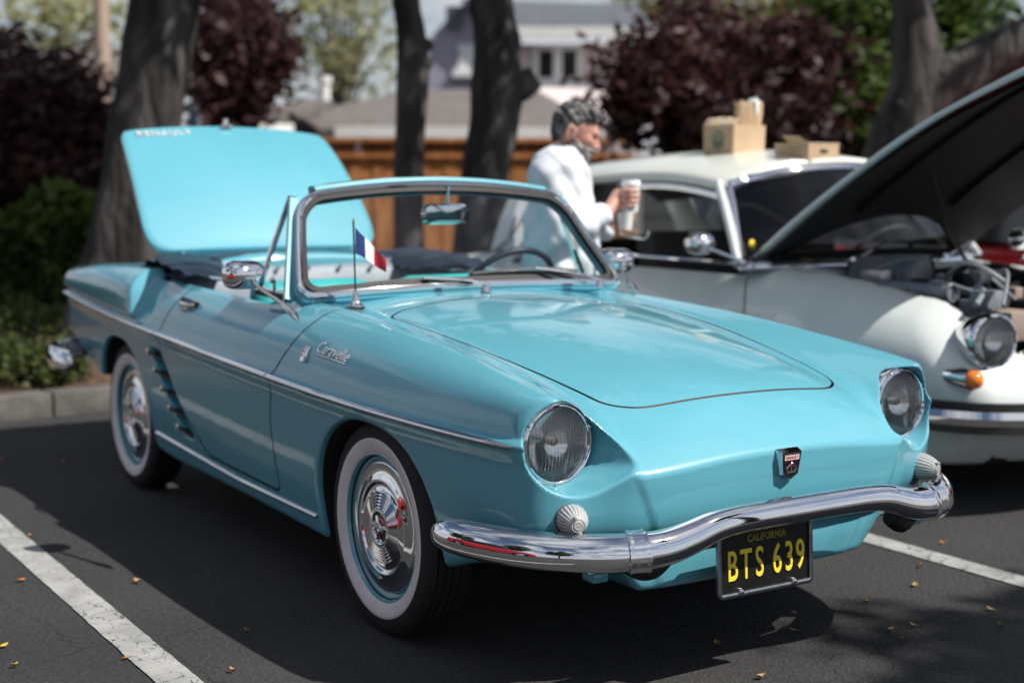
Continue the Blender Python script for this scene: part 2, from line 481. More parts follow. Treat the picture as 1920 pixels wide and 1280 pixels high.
# ------------------------------------------------------------------ materials of the cars
PAINT = noise_mat('turquoise_paint', [(.108, .372, .462), (.116, .386, .478)], scale=3, rough=.38, coat=1.0, spec=.35)
_nt = PAINT.node_tree; _b = _nt.nodes['Principled BSDF']; _tc = _nt.nodes.new('ShaderNodeTexCoord'); _n = _nt.nodes.new('ShaderNodeTexNoise'); _n.inputs['Scale'].default_value = 3.5; _n.inputs['Detail'].default_value = 2
_bp = _nt.nodes.new('ShaderNodeBump'); _bp.inputs['Strength'].default_value = .10; _bp.inputs['Distance'].default_value = .012
_nt.links.new(_tc.outputs['Object'], _n.inputs['Vector']); _nt.links.new(_n.outputs[0], _bp.inputs['Height']); _nt.links.new(_bp.outputs[0], _b.inputs['Coat Normal'])
_n2 = _nt.nodes.new('ShaderNodeTexNoise'); _n2.inputs['Scale'].default_value = 7; _n2.inputs['Detail'].default_value = 6; _mr = _nt.nodes.new('ShaderNodeMapRange'); _mr.inputs[1].default_value = .35; _mr.inputs[2].default_value = .75; _mr.inputs[3].default_value = .015; _mr.inputs[4].default_value = .09
_nt.links.new(_tc.outputs['Object'], _n2.inputs['Vector']); _nt.links.new(_n2.outputs[0], _mr.inputs[0]); _nt.links.new(_mr.outputs[0], _b.inputs['Coat Roughness'])
CHROME = noise_mat('chrome', [(.86, .86, .87), (.78, .78, .80)], scale=9, rough=.035, metal=1.0)
DARKM = mat('dark_rubber', (.012, .012, .013), .6)
UNDER = noise_mat('underbody', [(.010, .010, .010), (.022, .020, .018)], scale=12, rough=.9)
TYRE = noise_mat('tyre_rubber', [(.010, .010, .011), (.018, .018, .018)], scale=30, rough=.72)
WHITEW = noise_mat('whitewall_rubber', [(.80, .77, .77), (.70, .67, .68)], scale=14, detail=8, rough=.55, pos=(.4, .75))
NAVY = noise_mat('navy_vinyl', [(.010, .018, .034), (.020, .032, .055)], scale=9, rough=.42, bump=.25, bscale=22, bdist=.012)
GREYV = noise_mat('grey_vinyl', [(.20, .235, .28), (.26, .30, .35)], scale=8, rough=.5, bump=.2, bscale=16, bdist=.01)
SEAT = noise_mat('turquoise_vinyl', [(.03, .36, .38), (.04, .42, .43)], scale=10, rough=.45, bump=.15, bscale=30)
REFLECT = mat('lamp_reflector', (.97, .97, .98), .10, .72)
BLACKPLATE = noise_mat('black_plate', [(.006, .006, .007), (.010, .010, .010)], scale=40, rough=.35)
YELLOW = mat('plate_yellow', (.85, .66, .05), .45)
DULLYEL = mat('shaded_yellow', (.26, .20, .03), .6)  # plate yellow darkened for the bumper's shadow over the state name
REDE = mat('red_enamel', (.42, .012, .02), .25, coat=1)
WHITEP = mat('white_enamel', (.75, .75, .73), .4)

def glass_mat(name, tint=(.93, .96, .95), refl=1.0, rough=0.0, flutes=0.0):
    """clear sheet glass: see-through with a Fresnel reflection"""
    m = bpy.data.materials.new(name); m.use_nodes = True; nt = m.node_tree; nt.nodes.clear()
    o = nt.nodes.new('ShaderNodeOutputMaterial'); t = nt.nodes.new('ShaderNodeBsdfTransparent'); g = nt.nodes.new('ShaderNodeBsdfGlossy')
    t.inputs[0].default_value = (*tint, 1); g.inputs['Roughness'].default_value = rough
    fr = nt.nodes.new('ShaderNodeFresnel'); fr.inputs[0].default_value = 1.5
    mu = nt.nodes.new('ShaderNodeMath'); mu.operation = 'MULTIPLY'; mu.inputs[1].default_value = refl
    nt.links.new(fr.outputs[0], mu.inputs[0])
    mi = nt.nodes.new('ShaderNodeMixShader'); nt.links.new(mu.outputs[0], mi.inputs[0])
    nt.links.new(t.outputs[0], mi.inputs[1]); nt.links.new(g.outputs[0], mi.inputs[2]); nt.links.new(mi.outputs[0], o.inputs[0])
    return m
GLASS = glass_mat('window_glass', refl=1.0)
def lens_mat():
    """fluted lamp glass: clear with a bumpy reflection and a milky part"""
    m = bpy.data.materials.new('fluted_lamp_glass'); m.use_nodes = True; nt = m.node_tree; nt.nodes.clear()
    o = nt.nodes.new('ShaderNodeOutputMaterial'); t = nt.nodes.new('ShaderNodeBsdfTransparent'); g = nt.nodes.new('ShaderNodeBsdfGlossy')
    rf = nt.nodes.new('ShaderNodeBsdfTranslucent'); rf.inputs[0].default_value = (.8, .82, .82, 1)
    g.inputs['Roughness'].default_value = .04
    tc_ = nt.nodes.new('ShaderNodeTexCoord'); w = nt.nodes.new('ShaderNodeTexWave'); w.bands_direction = 'Y'; w.inputs['Scale'].default_value = 34
    w.inputs['Distortion'].default_value = 0.0
    nt.links.new(tc_.outputs['Object'], w.inputs['Vector'])
    rp = nt.nodes.new('ShaderNodeValToRGB'); rp.color_ramp.elements[0].color = (.74, .77, .77, 1); rp.color_ramp.elements[1].color = (1, 1, 1, 1)
    nt.links.new(w.outputs[0], rp.inputs[0]); nt.links.new(rp.outputs[0], t.inputs[0])
    bp = nt.nodes.new('ShaderNodeBump'); bp.inputs['Strength'].default_value = .5; bp.inputs['Distance'].default_value = .003
    nt.links.new(w.outputs[0], bp.inputs['Height']); nt.links.new(bp.outputs[0], g.inputs['Normal'])
    fr = nt.nodes.new('ShaderNodeFresnel'); fr.inputs[0].default_value = 1.9
    m1 = nt.nodes.new('ShaderNodeMixShader'); m1.inputs[0].default_value = .09
    nt.links.new(t.outputs[0], m1.inputs[1]); nt.links.new(rf.outputs[0], m1.inputs[2])
    mi = nt.nodes.new('ShaderNodeMixShader'); nt.links.new(fr.outputs[0], mi.inputs[0])
    nt.links.new(m1.outputs[0], mi.inputs[1]); nt.links.new(g.outputs[0], mi.inputs[2]); nt.links.new(mi.outputs[0], o.inputs[0])
    return m
LENS = lens_mat()
SIGLENS = mat('signal_lens', (.90, .90, .88), .08, coat=.5, spec=.6, trans=.55, ior=1.25)
SIGIN = mat('signal_inner', (.86, .86, .84), .25, .3)

# ------------------------------------------------------------------ the turquoise convertible
CAR = empty('convertible_car', (0, .012, 0))
tag(CAR, 'turquoise open-top convertible with whitewall tyres and its rear lid raised', 'car')

_fine = lambda a, b, h, fa, fb, fh: np.concatenate([np.arange(a, fa, h), np.arange(fa, fb, fh), np.arange(fb, b, h)])
_ysp = _fine(0, .84, .0128, .42, .76, .0066)
_ys = np.concatenate([-_ysp[:0:-1], _ysp])
_xs = np.concatenate([np.arange(-3.25, -2.10, .0155), np.arange(-2.10, -1.78, .0075), np.arange(-1.78, -1.68, .012), np.arange(-1.68, -.2, .0155), np.arange(-.2, .40, .012), np.arange(.40, .56, .0095), np.arange(.56, .93, .0062)])
_zs = np.concatenate([np.arange(.165, .50, .0112), np.arange(.50, .80, .0064), np.arange(.80, 1.0, .0105)])
BV, BN, BF = surface_nets(c_body, _xs, _ys, _zs)

DOOR = round_poly([(-.500, .99), (-.487, .86), (-.553, .75), (-.622, .655), (-.655, .52), (-.640, .288), (-1.275, .300),
                   (-1.44, .40), (-1.60, .52), (-1.685, .62), (-1.690, .70), (-1.635, .79), (-1.585, .87), (-1.56, .99)],
                  [.0, .05, .2, .1, .3, .03, .05, .3, .3, .08, .08, .2, .1, 0])
HOOD = [(-.455, 0), (-.445, .25), (-.425, .385), (-.385, .455), (-.33, .482), (-.2, .478), (.1, .462), (.4, .432), (.56, .412),
        (.625, .398), (.665, .365), (.690, .31), (.70, .2), (.704, 0)]
HOOD = curve3([(a, b, 0) for a, b in HOOD] + [(a, -b, 0) for a, b in HOOD[-2:0:-1]], 6, closed=True)[:, :2]
def s_door(V): return np.maximum(poly_sd(V[:, 0], V[:, 2], DOOR), .56-np.abs(V[:, 1]))
def s_hood(V): return np.maximum(poly_sd(V[:, 0], V[:, 1], HOOD), .5-V[:, 2])
GAP = .0038
def s_well(V):
    w = np.abs(V[:, 1]); cav = -c_wells(V[:, 0], w, V[:, 2])
    return np.maximum(-(cav+.012), w-(c_side(V[:, 0], V[:, 2])-.020))
def cab_idx(V, F):
    C_ = np.array([V[list(f)].mean(0) for f in F]); w = np.abs(C_[:, 1])
    ck = -c_cock(C_[:, 0], w, C_[:, 2]); idx = np.zeros(len(F), int)
    idx[(ck > -.012) & (C_[:, 2] < .89) & (C_[:, 0] > -2.06) & (C_[:, 0] < -.80)] = 1
    return idx
WV, WN, WF, _ = clip(BV, BN, BF, s_well(BV))
BV, BN, BF, _ = clip(BV, BN, BF, s_well(BV), keep_neg=False)
for _qx in (-1, 1):
    for _qy in (-1, 1):
        v_, n_, f_, _ = clip(WV, WN, WF, np.maximum(_qx*(WV[:, 0]+1.13), _qy*WV[:, 1])); mobj('wheel_well', v_, f_, UNDER, CAR, N=n_)
V, N, F, c1 = clip(BV, BN, BF, s_door(BV)-GAP, keep_neg=False)
V, N, F, c2 = clip(V, N, F, s_hood(V)-GAP, keep_neg=False)
body = mobj('body', V, F, PAINT, CAR, N=N, mats=[PAINT, NAVY], midx=cab_idx(V, F))
for sgn, nm in ((-1, 'door'), (1, 'door')):
    V, N, F, c1 = clip(BV, BN, BF, np.maximum(s_door(BV)+GAP, -sgn*BV[:, 1]))
    nf = len(F); V, N, F = flange(V, N, F, [c for c in c1 if abs(V[c[0]][1]) > .58], .016)
    mi_ = cab_idx(V, F); mi_[nf:] = 2
    d = mobj('door', V, F, PAINT, CAR, N=N, mats=[PAINT, NAVY, DARKM], midx=mi_)
    # pull-out handle on its chrome plate
    hx, hz = -1.475, .826; hw = float(c_side(np.array(hx), np.array(hz)))
    mb = MB(); mb.add(*sweep([(hx-.075, sgn*(hw+.004), hz+.006), (hx+.075, sgn*(hw+.004), hz-.004)], circ(.010, 10, .013)))
    pl = mb.build('door_handle', mat('handle_recess', (.05, .05, .055), .3, 1.0), d)
    mb = MB(); mb.add(*sweep(curve3([(hx-.055, sgn*(hw+.012), hz), (hx-.03, sgn*(hw+.030), hz-.004), (hx+.03, sgn*(hw+.026), hz-.004), (hx+.07, sgn*(hw+.010), hz-.002)], 5), circ(.006, 8, .010)))
    mb.add(*lathe([(.0, .026), (.008, .025), (.012, .018), (.012, 0)], 14, 'y', (0, 0, 0)))
    Vb = []
    for i, v in enumerate(mb.V):
        Vb.append(v if i < len(mb.V)-14*4 else (v[0]+hx-.03, sgn*(hw+v[1]), v[2]+hz-.022))
    mb.V = Vb
    mb.build('handle_grip', CHROME, d)
V, N, F, c1 = clip(BV, BN, BF, s_hood(BV)+GAP)
nf = len(F); V, N, F = flange(V, N, F, c1, .018)
hood = mobj('hood', V, F, PAINT, CAR, N=N, mats=[PAINT, DARKM], midx=[0]*nf+[1]*(len(F)-nf))

def side_pt(x, z, sgn, off=0.0): return np.array([x, sgn*(float(c_side(np.array(float(x)), np.array(float(z))))+off), z])
# chrome waist strips in three lengths a side, sill strips
HALF = [(-.0085, 0), (-.0075, .006), (-.004, .010), (0, .0115), (.004, .010), (.0075, .006), (.0085, 0)]
def side_strip(name, x0, x1, zf, sgn, h=1.0, taper=False, n=40, off=0.0):
    xs = np.linspace(x0, x1, n); P = []; ups = []
    for x in xs:
        z = float(zf(x)); P.append(side_pt(x, z, sgn, off)); ups.append((0, sgn, 0))
    sc = np.full(n, h)
    if taper:
        q = (xs-x1)/(xs[0]-x1)*abs(x1-x0); sc = h*np.clip(.15+q/.12, 0, 1)**.6
    prof = [(a, b-.001) for a, b in HALF] if sgn < 0 else [(-a, b-.001) for a, b in HALF][::-1]
    mb = MB(); mb.add(*sweep(P, prof, ups=ups, scale=sc)); return mb.build(name, CHROME, CAR, auto=60)
for sgn in (-1, 1):
    side_strip('waist_strip', -3.13, -1.695, lambda x: c_zT(x)+.001, sgn, 1.05)
    side_strip('waist_strip', -1.689, -.626, lambda x: c_zT(x)+.001, sgn, 1.05)
    side_strip('waist_strip', -.619, .705, lambda x: c_zT(x)+.001, sgn, 1.05, taper=True)
    zsl = lambda x: .262 + .030*max(0, (-1.0-x)/.85)
    side_strip('sill_strip', -1.865, -.375, zsl, sgn, .8)
    # slanting intake: five dark slats with chrome ends
    for k, (px, py) in enumerate(((244, 660), (250, 690), (260, 721.5), (271, 751), (285, 781))):
        z = .615-.0645*k; x0 = -1.745+(.62-z)*.98-.075
        a = side_pt(x0, z, sgn, .004); b = side_pt(x0+.15, z-.012, sgn, -.006)
        mb = MB(); V_, F_ = sweep([a, (a+b)/2+np.array([0, sgn*-.004, 0]), b], [(-.022, -.003), (.006, -.003), (.006, .003), (-.022, .003)] if sgn < 0 else [(-.006, -.003), (.022, -.003), (.022, .003), (-.006, .003)])
        mb.add(V_, F_); sl_ = mb.build('intake_slat', mat('slat_bronze', (.045, .022, .018), .4, .6) if k == 0 and sgn < 0 else bpy.data.materials['slat_bronze'], CAR)
        mb = MB(); mb.add(*box(a[0]-.004, a[1]+sgn*.004, a[2]+.002, .022, .010, .024, .004)); mb.build('slat_tip', CHROME, sl_)

# ---- wheels
def make_wheel():
    w = empty('wheel', (0, 0, 0), 0, CAR)
    tread = [(.200, -.060), (.215, -.068), (.255, -.074), (.285, -.070), (.297, -.060), (.302, -.052)]
    for i in range(4):
        a = -.045+i*.0245
        tread += [(.3045, a), (.305, a+.016), (.299, a+.0175), (.299, a+.0230)]
    tread += [(.3045, .051), (.300, .058), (.293, .066), (.280, .071), (.262, .0735), (.252, .0738), (.235, .0725), (.215, .066), (.207, .060), (.200, .05)]
    mb = MB(); mb.add(*lathe([(r, -h) for r, h in tread], 72)); ty = mb.build('tyre', TYRE, w, auto=35)
    mb = MB(); mb.add(*lathe([(r, -h-.0012) for r, h in [(.2535, .0735), (.250, .0748), (.244, .0744), (.235, .0730), (.225, .0700), (.215, .0665), (.211, .0640), (.209, .060)]], 72)); mb.build('whitewall', WHITEW, ty, auto=60)
    mb = MB(); mb.add(*lathe([(r, -h) for r, h in [(.2105, .050), (.2125, .058), (.2110, .0645), (.2075, .0655), (.2045, .061), (.203, .052), (.199, .047), (.193, .046), (.185, .040), (.12, .025), (.0, .02)]], 72)); mb.build('rim', PAINT, w, auto=40)
    cap = [(.1865, .040), (.1870, .046), (.1845, .0505), (.1800, .0515), (.174, .0500), (.160, .0515), (.146, .0560), (.137, .0600), (.132, .0610), (.128, .0590), (.125, .0535), (.121, .0515), (.115, .0520), (.110, .0550)]
    for i in range(6):
        r = .104-i*.0088; h = .0575+i*.0016
        cap += [(r, h), (r-.0035, h+.0030), (r-.0068, h+.0022)]
    cap += [(.050, .0685), (.047, .0695), (.044, .068), (.041, .063), (.038, .060), (.030, .0585), (.0, .0585)]
    mb = MB(); mb.add(*lathe([(r, -h) for r, h in cap], 72)); hc = mb.build('hubcap', CHROME, w, auto=50)
    # centre: dark disc, red crescent, chrome hub with three lobes
    mb = MB(); mb.add(*lathe([(.0375, -.0600), (.030, -.0615), (.0, -.0615)], 32)); mb.build('hub_disc', mat('hub_black', (.02, .02, .022), .25, coat=1), hc)
    mb = MB()
    for k in range(2):
        a0 = .6+k*math.pi; P = [(.027*math.cos(a0+t), -.0625, .027*math.sin(a0+t)) for t in np.linspace(0, 1.5, 9)]
        mb = MB(); mb.add(*sweep(P, circ(.005, 6), up=(0, 1, 0))); mb.build('hub_enamel', REDE, hc)
    mb = MB(); mb.add(*lathe([(.019, -.060), (.0185, -.070), (.014, -.0745), (.0, -.0755)], 24))
    for k in range(3):
        a = 2*math.pi*k/3+.5; mb.add(*sweep([(.012*math.cos(a), -.067, .012*math.sin(a)), (.036*math.cos(a), -.064, .036*math.sin(a))], circ(.0065, 8, .005), up=(0, 1, 0)))
    mb.build('hub_boss', CHROME, hc)
    return w
wh = make_wheel()
spots = [(0, -.642, 0), (0, .642, math.pi), (-2.27, -.615, 0), (-2.27, .615, math.pi)]
for i, (x, y, rz) in enumerate(spots):
    o = wh if i == 0 else copy_tree(wh, CAR)
    o.location = (x, y, .3035); o.rotation_euler = (0, [.35, 0, 1.3, .4][i], rz)

# ---- headlamps
for sgn in (-1, 1):
    c = (LAMP[0]-.002, sgn*LAMP[1], LAMP[2])
    hl = empty('headlight', c, 0, CAR)
    mb = MB(); mb.add(*lathe([(.086, .004), (.088, .012), (.0915, .0165), (.0945, .0150), (.0955, .0105), (.0975, .0105), (.1005, .0120), (.1035, .0080), (.1050, -.002), (.1050, -.03)], 64, 'x'))
    mb.build('lamp_ring', CHROME, hl, auto=50)
    mb = MB(); mb.add(*lathe([(.0865, .004), (.0915, .0085), (.095, .009), (.095, -.01)], 48, 'x')); mb.build('lamp_gasket', DARKM, hl)
    mb = MB()
    for a in (.35, 2.6, 4.65):
        mb = MB(); mb.add(*xform(lathe([(.0, .018), (.0022, .0175), (.0034, .015), (.0034, .008)], 10, 'x'), Matrix.Translation((0, .0985*math.cos(a), .0985*math.sin(a))))); mb.build('ring_screw', CHROME, hl)
    prof = [(r, .010+.017*(1-(r/.088)**2)) for r in np.linspace(.088, .0, 12)]
    mb = MB(); mb.add(*lathe(prof, 48, 'x')); mb.build('lens', LENS, hl, auto=80)
    prof = [(.089, .006)] + [(r, -.036+.040*(r/.088)**2) for r in np.linspace(.088, .0, 12)]
    mb = MB(); mb.add(*lathe(prof, 40, 'x')); rf = mb.build('reflector', REFLECT, hl, auto=80)
    mb = MB(); mb.add(*lathe([(.0, .002), (.008, .001), (.012, -.006), (.011, -.020), (.008, -.034)], 20, 'x', (0, 0, .004)))
    mb.build('bulb_shield', mat('bulb_shield', (.62, .62, .63), .3, 1.0) if sgn < 0 else bpy.data.materials['bulb_shield'], hl)

    # parking and signal lamp: ribbed clear cone on a rubber base
    base = np.array([float(c_front(np.array(.600), np.array(.474)))-.004, sgn*.600, .474])
    ax = Vector((.93, sgn*.30, -.06)).normalized()
    M = Matrix.Translation(base) @ ax.to_track_quat('X', 'Z').to_matrix().to_4x4()
    sg = empty('signal_lamp', (0, 0, 0), 0, CAR)
    mb = MB(); mb.add(*xform(lathe([(.0, .004), (.0395, .004), (.0415, .0), (.041, -.012), (.036, -.03)], 32, 'x'), M)); mb.build('lamp_base', mat('grey_rubber', (.12, .125, .14), .5) if sgn < 0 else bpy.data.materials['grey_rubber'], sg)
    V_ = []; F_ = []; nA = 96; prof = [(.0375, .003), (.037, .012), (.0345, .025), (.0295, .039), (.0240, .049), (.0180, .055)]
    for i in range(nA):
        a = 2*math.pi*i/nA; kk = 1+.03*(1 if i % 4 < 2 else -1)
        for j, (r, h) in enumerate(prof):
            rr = r*(kk if 0 < j < 5 else 1); V_.append((h, rr*math.cos(a), rr*math.sin(a)))
    for i in range(nA):
        for j in range(len(prof)-1): F_.append((i*6+j, ((i+1) % nA)*6+j, ((i+1) % nA)*6+j+1, i*6+j+1))
    mb = MB(); mb.add(*xform((V_, F_), M)); mb.build('ribbed_lens', SIGLENS, sg, auto=20)
    mb = MB(); mb.add(*xform(lathe([(.0180, .055), (.0160, .0585), (.0130, .0575), (.0100, .0600), (.006, .0590), (.0, .0605)], 32, 'x'), M))
    for a in (1.9, 5.0): mb.add(*xform(lathe([(.0, .064), (.004, .063), (.005, .054)], 10, 'x', (0, .021*math.cos(a), .021*math.sin(a))), M))
    mb.build('lens_tip', SIGLENS, sg, auto=30)
    mb = MB(); mb.add(*xform(lathe([(.033, .004), (.030, .018), (.022, .034), (.012, .042), (.0, .044)], 24, 'x'), M)); mb.build('lamp_inner', SIGIN, sg)

# ---- bumpers
BP = [(.942, 0, .460, .0325), (.941, .12, .4595, .0325), (.938, .22, .457, .033), (.934, .295, .448, .035), (.928, .36, .429, .0385), (.920, .425, .414, .0415), (.909, .49, .4095, .043), (.880, .56, .408, .044),
      (.836, .622, .407, .044), (.770, .680, .406, .044), (.695, .722, .405, .044), (.615, .752, .404, .0435), (.55, .769, .403, .042), (.500, .778, .4015, .037), (.468, .780, .400, .029), (.447, .780, .399, .017), (.440, .779, .399, .004)]
full = [(a, -b, c, d) for a, b, c, d in BP[:0:-1]] + BP
path = curve3([p[:3] for p in full], 5); hs = curve3([(p[3], 0, 0) for p in full], 5)[:, 0]
# bulging outer face, closed by a shallower back
_bp4 = [(-.28, 1.0), (.02, 1.0), (.30, .92), (.56, .72), (.74, .44), (.85, .12), (.90, -.22), (.86, -.55), (.68, -.82), (.36, -.97), (.0, -1.0), (-.28, -1.0), (-.34, -.5), (-.34, .5)]
bprof = [tuple(q[:2]) for q in curve3([(a, b, 0) for a, b in _bp4], 3, closed=True)][::-1]
V_, F_ = sweep(path, [(a, b) for a, b in bprof], scale=hs)
mb = MB(); mb.add(V_, F_); fb = mb.build('front_bumper', CHROME, CAR, auto=70)
for sgn in (-1, 1):
    i0 = int(np.argmin(np.abs(path[:, 1]-sgn*.497))); seg = path[i0-2:i0+3]
    seg = curve3([seg[0]*.75+seg[1]*.25, seg[1], seg[2], seg[3], seg[4]*.75+seg[3]*.25], 3)
    hsg = np.full(len(seg), .0490); hsg[0] = hsg[-1] = .0440; hsg[1:3] = hsg[-3:-1] = .0505
    mb = MB(); mb.add(*sweep(seg, bprof, scale=hsg)); mb.build('bumper_clamp', CHROME, fb, auto=50)
    mb = MB(); mb.add(*sweep(curve3([(.87, sgn*.385, .372), (.87, sgn*.42, .348), (.86, sgn*.455, .345), (.85, sgn*.49, .365)], 4), circ(.022, 10))); mb.build('bumper_hollow_shade', DARKM, fb)  # dark tube standing in for the shaded hollow under the bumper
    mb = MB(); mb.add(*box(.80, sgn*.545, .332, .05, .045, .022, .006)); mb.build('bumper_tab', PAINT, fb)
rp = [(-3.255, 0, .50, .045), (-3.25, .3, .50, .045), (-3.225, .52, .495, .045), (-3.17, .67, .49, .046), (-3.07, .768, .488, .047), (-2.95, .803, .486, .047), (-2.83, .810, .484, .046), (-2.75, .808, .483, .042), (-2.71, .806, .482, .033), (-2.69, .805, .482, .018), (-2.683, .804, .482, .004)]
rfull = [(a, -b, c, d) for a, b, c, d in rp[:0:-1]] + rp
rpath = curve3([p[:3] for p in rfull], 5); rh = curve3([(p[3], 0, 0) for p in rfull], 5)[:, 0]
mb = MB(); mb.add(*sweep(rpath[::-1], bprof, scale=rh[::-1])); mb.build('rear_bumper', CHROME, CAR, auto=70)

# ---- number plate
PL = empty('number_plate', (.874, -.069, .3265), 0, CAR); PL.rotation_euler = (0, R_(-3), 0)
mb = MB(); mb.add(*box(0, 0, 0, .003, .296, .148)); mb.build('plate_sheet', BLACKPLATE, PL, smooth=False)
fr = round_poly([(-.1545, -.0795), (.1545, -.0795), (.1545, .0795), (-.1545, .0795)], .010, 5)
mb = MB(); mb.add(*sweep([(.003, a, b) for a, b in fr], [(-.006, -.004), (.006, -.004), (.006, .004), (.003, .0055), (-.003, .0055), (-.006, .004)], up=(1, 0, 0), closed=True)); mb.build('plate_frame', noise_mat('plate_frame', [(.42, .43, .45), (.30, .31, .33)], scale=60, rough=.3, metal=1.0), PL, auto=30)
def plate_text(s, size, y, z, m, name, sx=1.0, ex=.0016, sp=1.0):
    V_, F_ = text_mesh(s, size, ex, .0008, space=sp)
    M = frame_M((.0026, y, z), (0, 1, 0), (0, 0, 1)) @ Matrix.Diagonal((sx, 1, 1, 1))
    mb = MB(); mb.add(*xform((V_, F_), M)); return mb.build(name, m, PL, smooth=False, auto=None)
plate_text('CALIFORNIA', .026, .004, .056, DULLYEL, 'plate_state_name', .80, sp=1.12)
for ch, y in (('B', -.108), ('T', -.063), ('S', -.018), ('6', .042), ('3', .083), ('9', .122)):
    plate_text(ch, .108, y-.003, -.010, YELLOW, 'plate_character', .60)
mb = MB()
for y in (-.088, .092):
    mb = MB(); mb.add(*lathe([(.0, .0155), (.005, .0145), (.0085, .010), (.0085, 0)], 16, 'x', (0, y, -.072))); mb.build('plate_bolt', CHROME, PL)

# ---- nose emblem: tapering shield with a red strip, dark field and crown
EM = empty('nose_emblem', (float(c_front(np.array(.0), np.array(.562)))+.0005, .0, .562), 0, CAR); EM.rotation_euler = (0, R_(4), 0); EM.scale = (.9, .9, .9)
sh = [(-.036, .036), (.036, .036), (.034, .010), (.028, -.028), (0, -.044), (-.028, -.028), (-.034, .010)]
def shield(k, x0, x1, kb=1.0):
    n = len(sh); V_ = [(x0, a*k*kb, b*k*kb) for a, b in sh]+[(x1, a*k, b*k) for a, b in sh]
    return V_, [tuple(range(n, 2*n))]+[(i, (i+1) % n, n+(i+1) % n, n+i) for i in range(n)]
mb = MB(); mb.add(*shield(1.0, -.004, .020, 1.16)); mb.build('emblem_body', CHROME, EM, smooth=False)
mb = MB(); mb.add(*shield(.84, .0195, .0208)); mb.build('emblem_field', mat('emblem_black', (.015, .010, .012), .2, coat=1), EM, smooth=False)
mb = MB(); mb.add(*box(.0212, 0, .0205, .0012, .054, .014)); mb.build('emblem_strip', mat('emblem_pink', (.72, .52, .50), .35), EM, smooth=False)
V_, F_ = text_mesh('RENAULT', .0105, .0004); mb = MB(); mb.add(*xform((V_, F_), frame_M((.0222, 0, .0205), (0, 1, 0), (0, 0, 1)))); mb.build('emblem_lettering', REDE, EM, smooth=False)
mb = MB()
for k in range(9):
    for j in range(3):
        yy, z_ = -.024+.006*k, .006-.013*j
        if abs(yy) < .027-.4*max(0, -z_)*.5: mb.add(*box(.0212, yy, z_, .001, .0022, .003))
mb.build('emblem_dots', mat('emblem_dark_red', (.16, .01, .015), .3), EM, smooth=False)
mb = MB(); mb.add(*box(.022, 0, -.022, .0016, .030, .005))
for s_ in (-1, 0, 1): mb.add(*sweep(curve3([(.022, s_*.013, -.020), (.022, s_*.017, -.010), (.022, s_*.006, -.001), (.022, 0, .002)], 4), circ(.0017, 6), up=(1, 0, 0)))
mb.add(*lathe([(.0, .003), (.003, 0), (.0, -.003)], 8, 'x', (.022, 0, .005)))
mb.build('emblem_crown', mat('pewter', (.6, .6, .6), .3, 1.0), EM)

# ---- wing script and badge, lid script
def fender_M(x, z, sgn, slope=0.0):
    e = 1e-3; p = side_pt(x, z, sgn); px = (side_pt(x+e, z, sgn)-p)/e; pz = (side_pt(x, z+e, sgn)-p)/e
    xa = Vector(px)*(1 if sgn < 0 else -1)
    return frame_M(p, xa+Vector((0, 0, slope if sgn < 0 else -slope)), pz)
for sgn in (-1, 1):
    V_, F_ = text_mesh('Caravelle', .052, .0016, .0003, shear=.35, space=1.02)
    mb = MB(); mb.add(*xform((V_, F_), fender_M(-.262, .772, sgn, -.06) @ Matrix.Translation((0, 0, .003))))
    a = fender_M(-.262, .772, sgn, -.06); mb.add(*xform(sweep([(-.09, -.022, .003), (.10, -.020, .003)], circ(.0022, 6), up=(0, 0, 1)), a))
    mb.build('wing_script', CHROME, CAR, smooth=False)
    M = fender_M(-.415, .750, sgn)
    bd = MB(); bd.add(*xform(box(0, 0, .006, .030, .052, .014, .006), M)); bd = bd.build('wing_badge', CHROME, CAR)
    mb = MB()
    for k in (-1, 0, 1): mb.add(*xform(box(-.007+.0*k, .006+.014*k*.9, .0132, .008, .009, .002), M))
    mb.build('badge_enamel', REDE, bd, smooth=False)

# ---- windscreen
def ws_pt(u, t):
    """u -1..1 across, t 0..1 up"""
    b = np.array([-.632-.030*u*u, .657*u, .905-.020*u*u]); q = np.array([-.905-.012*u*u, .540*u, 1.268-.046*u*u])
    p = b*(1-t)+q*t; p[0] += -.012*math.sin(math.pi*t); return p
def ws_n(u, t):
    e = 1e-3; a = ws_pt(u+e, t)-ws_pt(u-e, t); b = ws_pt(u, t+e)-ws_pt(u, t-e); n = np.cross(a, b); return n/np.linalg.norm(n)
loop2 = round_poly([(-1, 0), (1, 0), (1, 1), (-1, 1)], 0, 1)
def ws_loop(inset, nc=8, nb=14):
    # rounded rectangle in metres mapped to (u,t)
    W_, H_ = .64, .42; rb, rt = .055, .085; pts = []
    a, b = W_-inset, inset; top = H_-inset
    def arc(cx, cy, r, a0):
        for j in range(nc+1):
            an = a0+j*math.pi/2/nc; pts.append((cx+r*math.cos(an), cy+r*math.sin(an)))
    for k in range(nb): pts.append((-(a-rb)+2*(a-rb)*k/nb, b))
    arc(a-rb, b+rb, rb, -math.pi/2)
    for k in range(1, 6): pts.append((a, b+rb+(top-rt-b-rb)*k/6))
    arc(a-rt, top-rt, rt, 0)
    for k in range(1, nb): pts.append(((a-rt)-2*(a-rt)*k/nb, top))
    arc(-(a-rt), top-rt, rt, math.pi/2)
    for k in range(1, 6): pts.append((-a, top-rt-(top-rt-b-rb)*k/6))
    arc(-(a-rb), b+rb, rb, math.pi)
    return [(x/W_, y/H_) for x, y in pts]
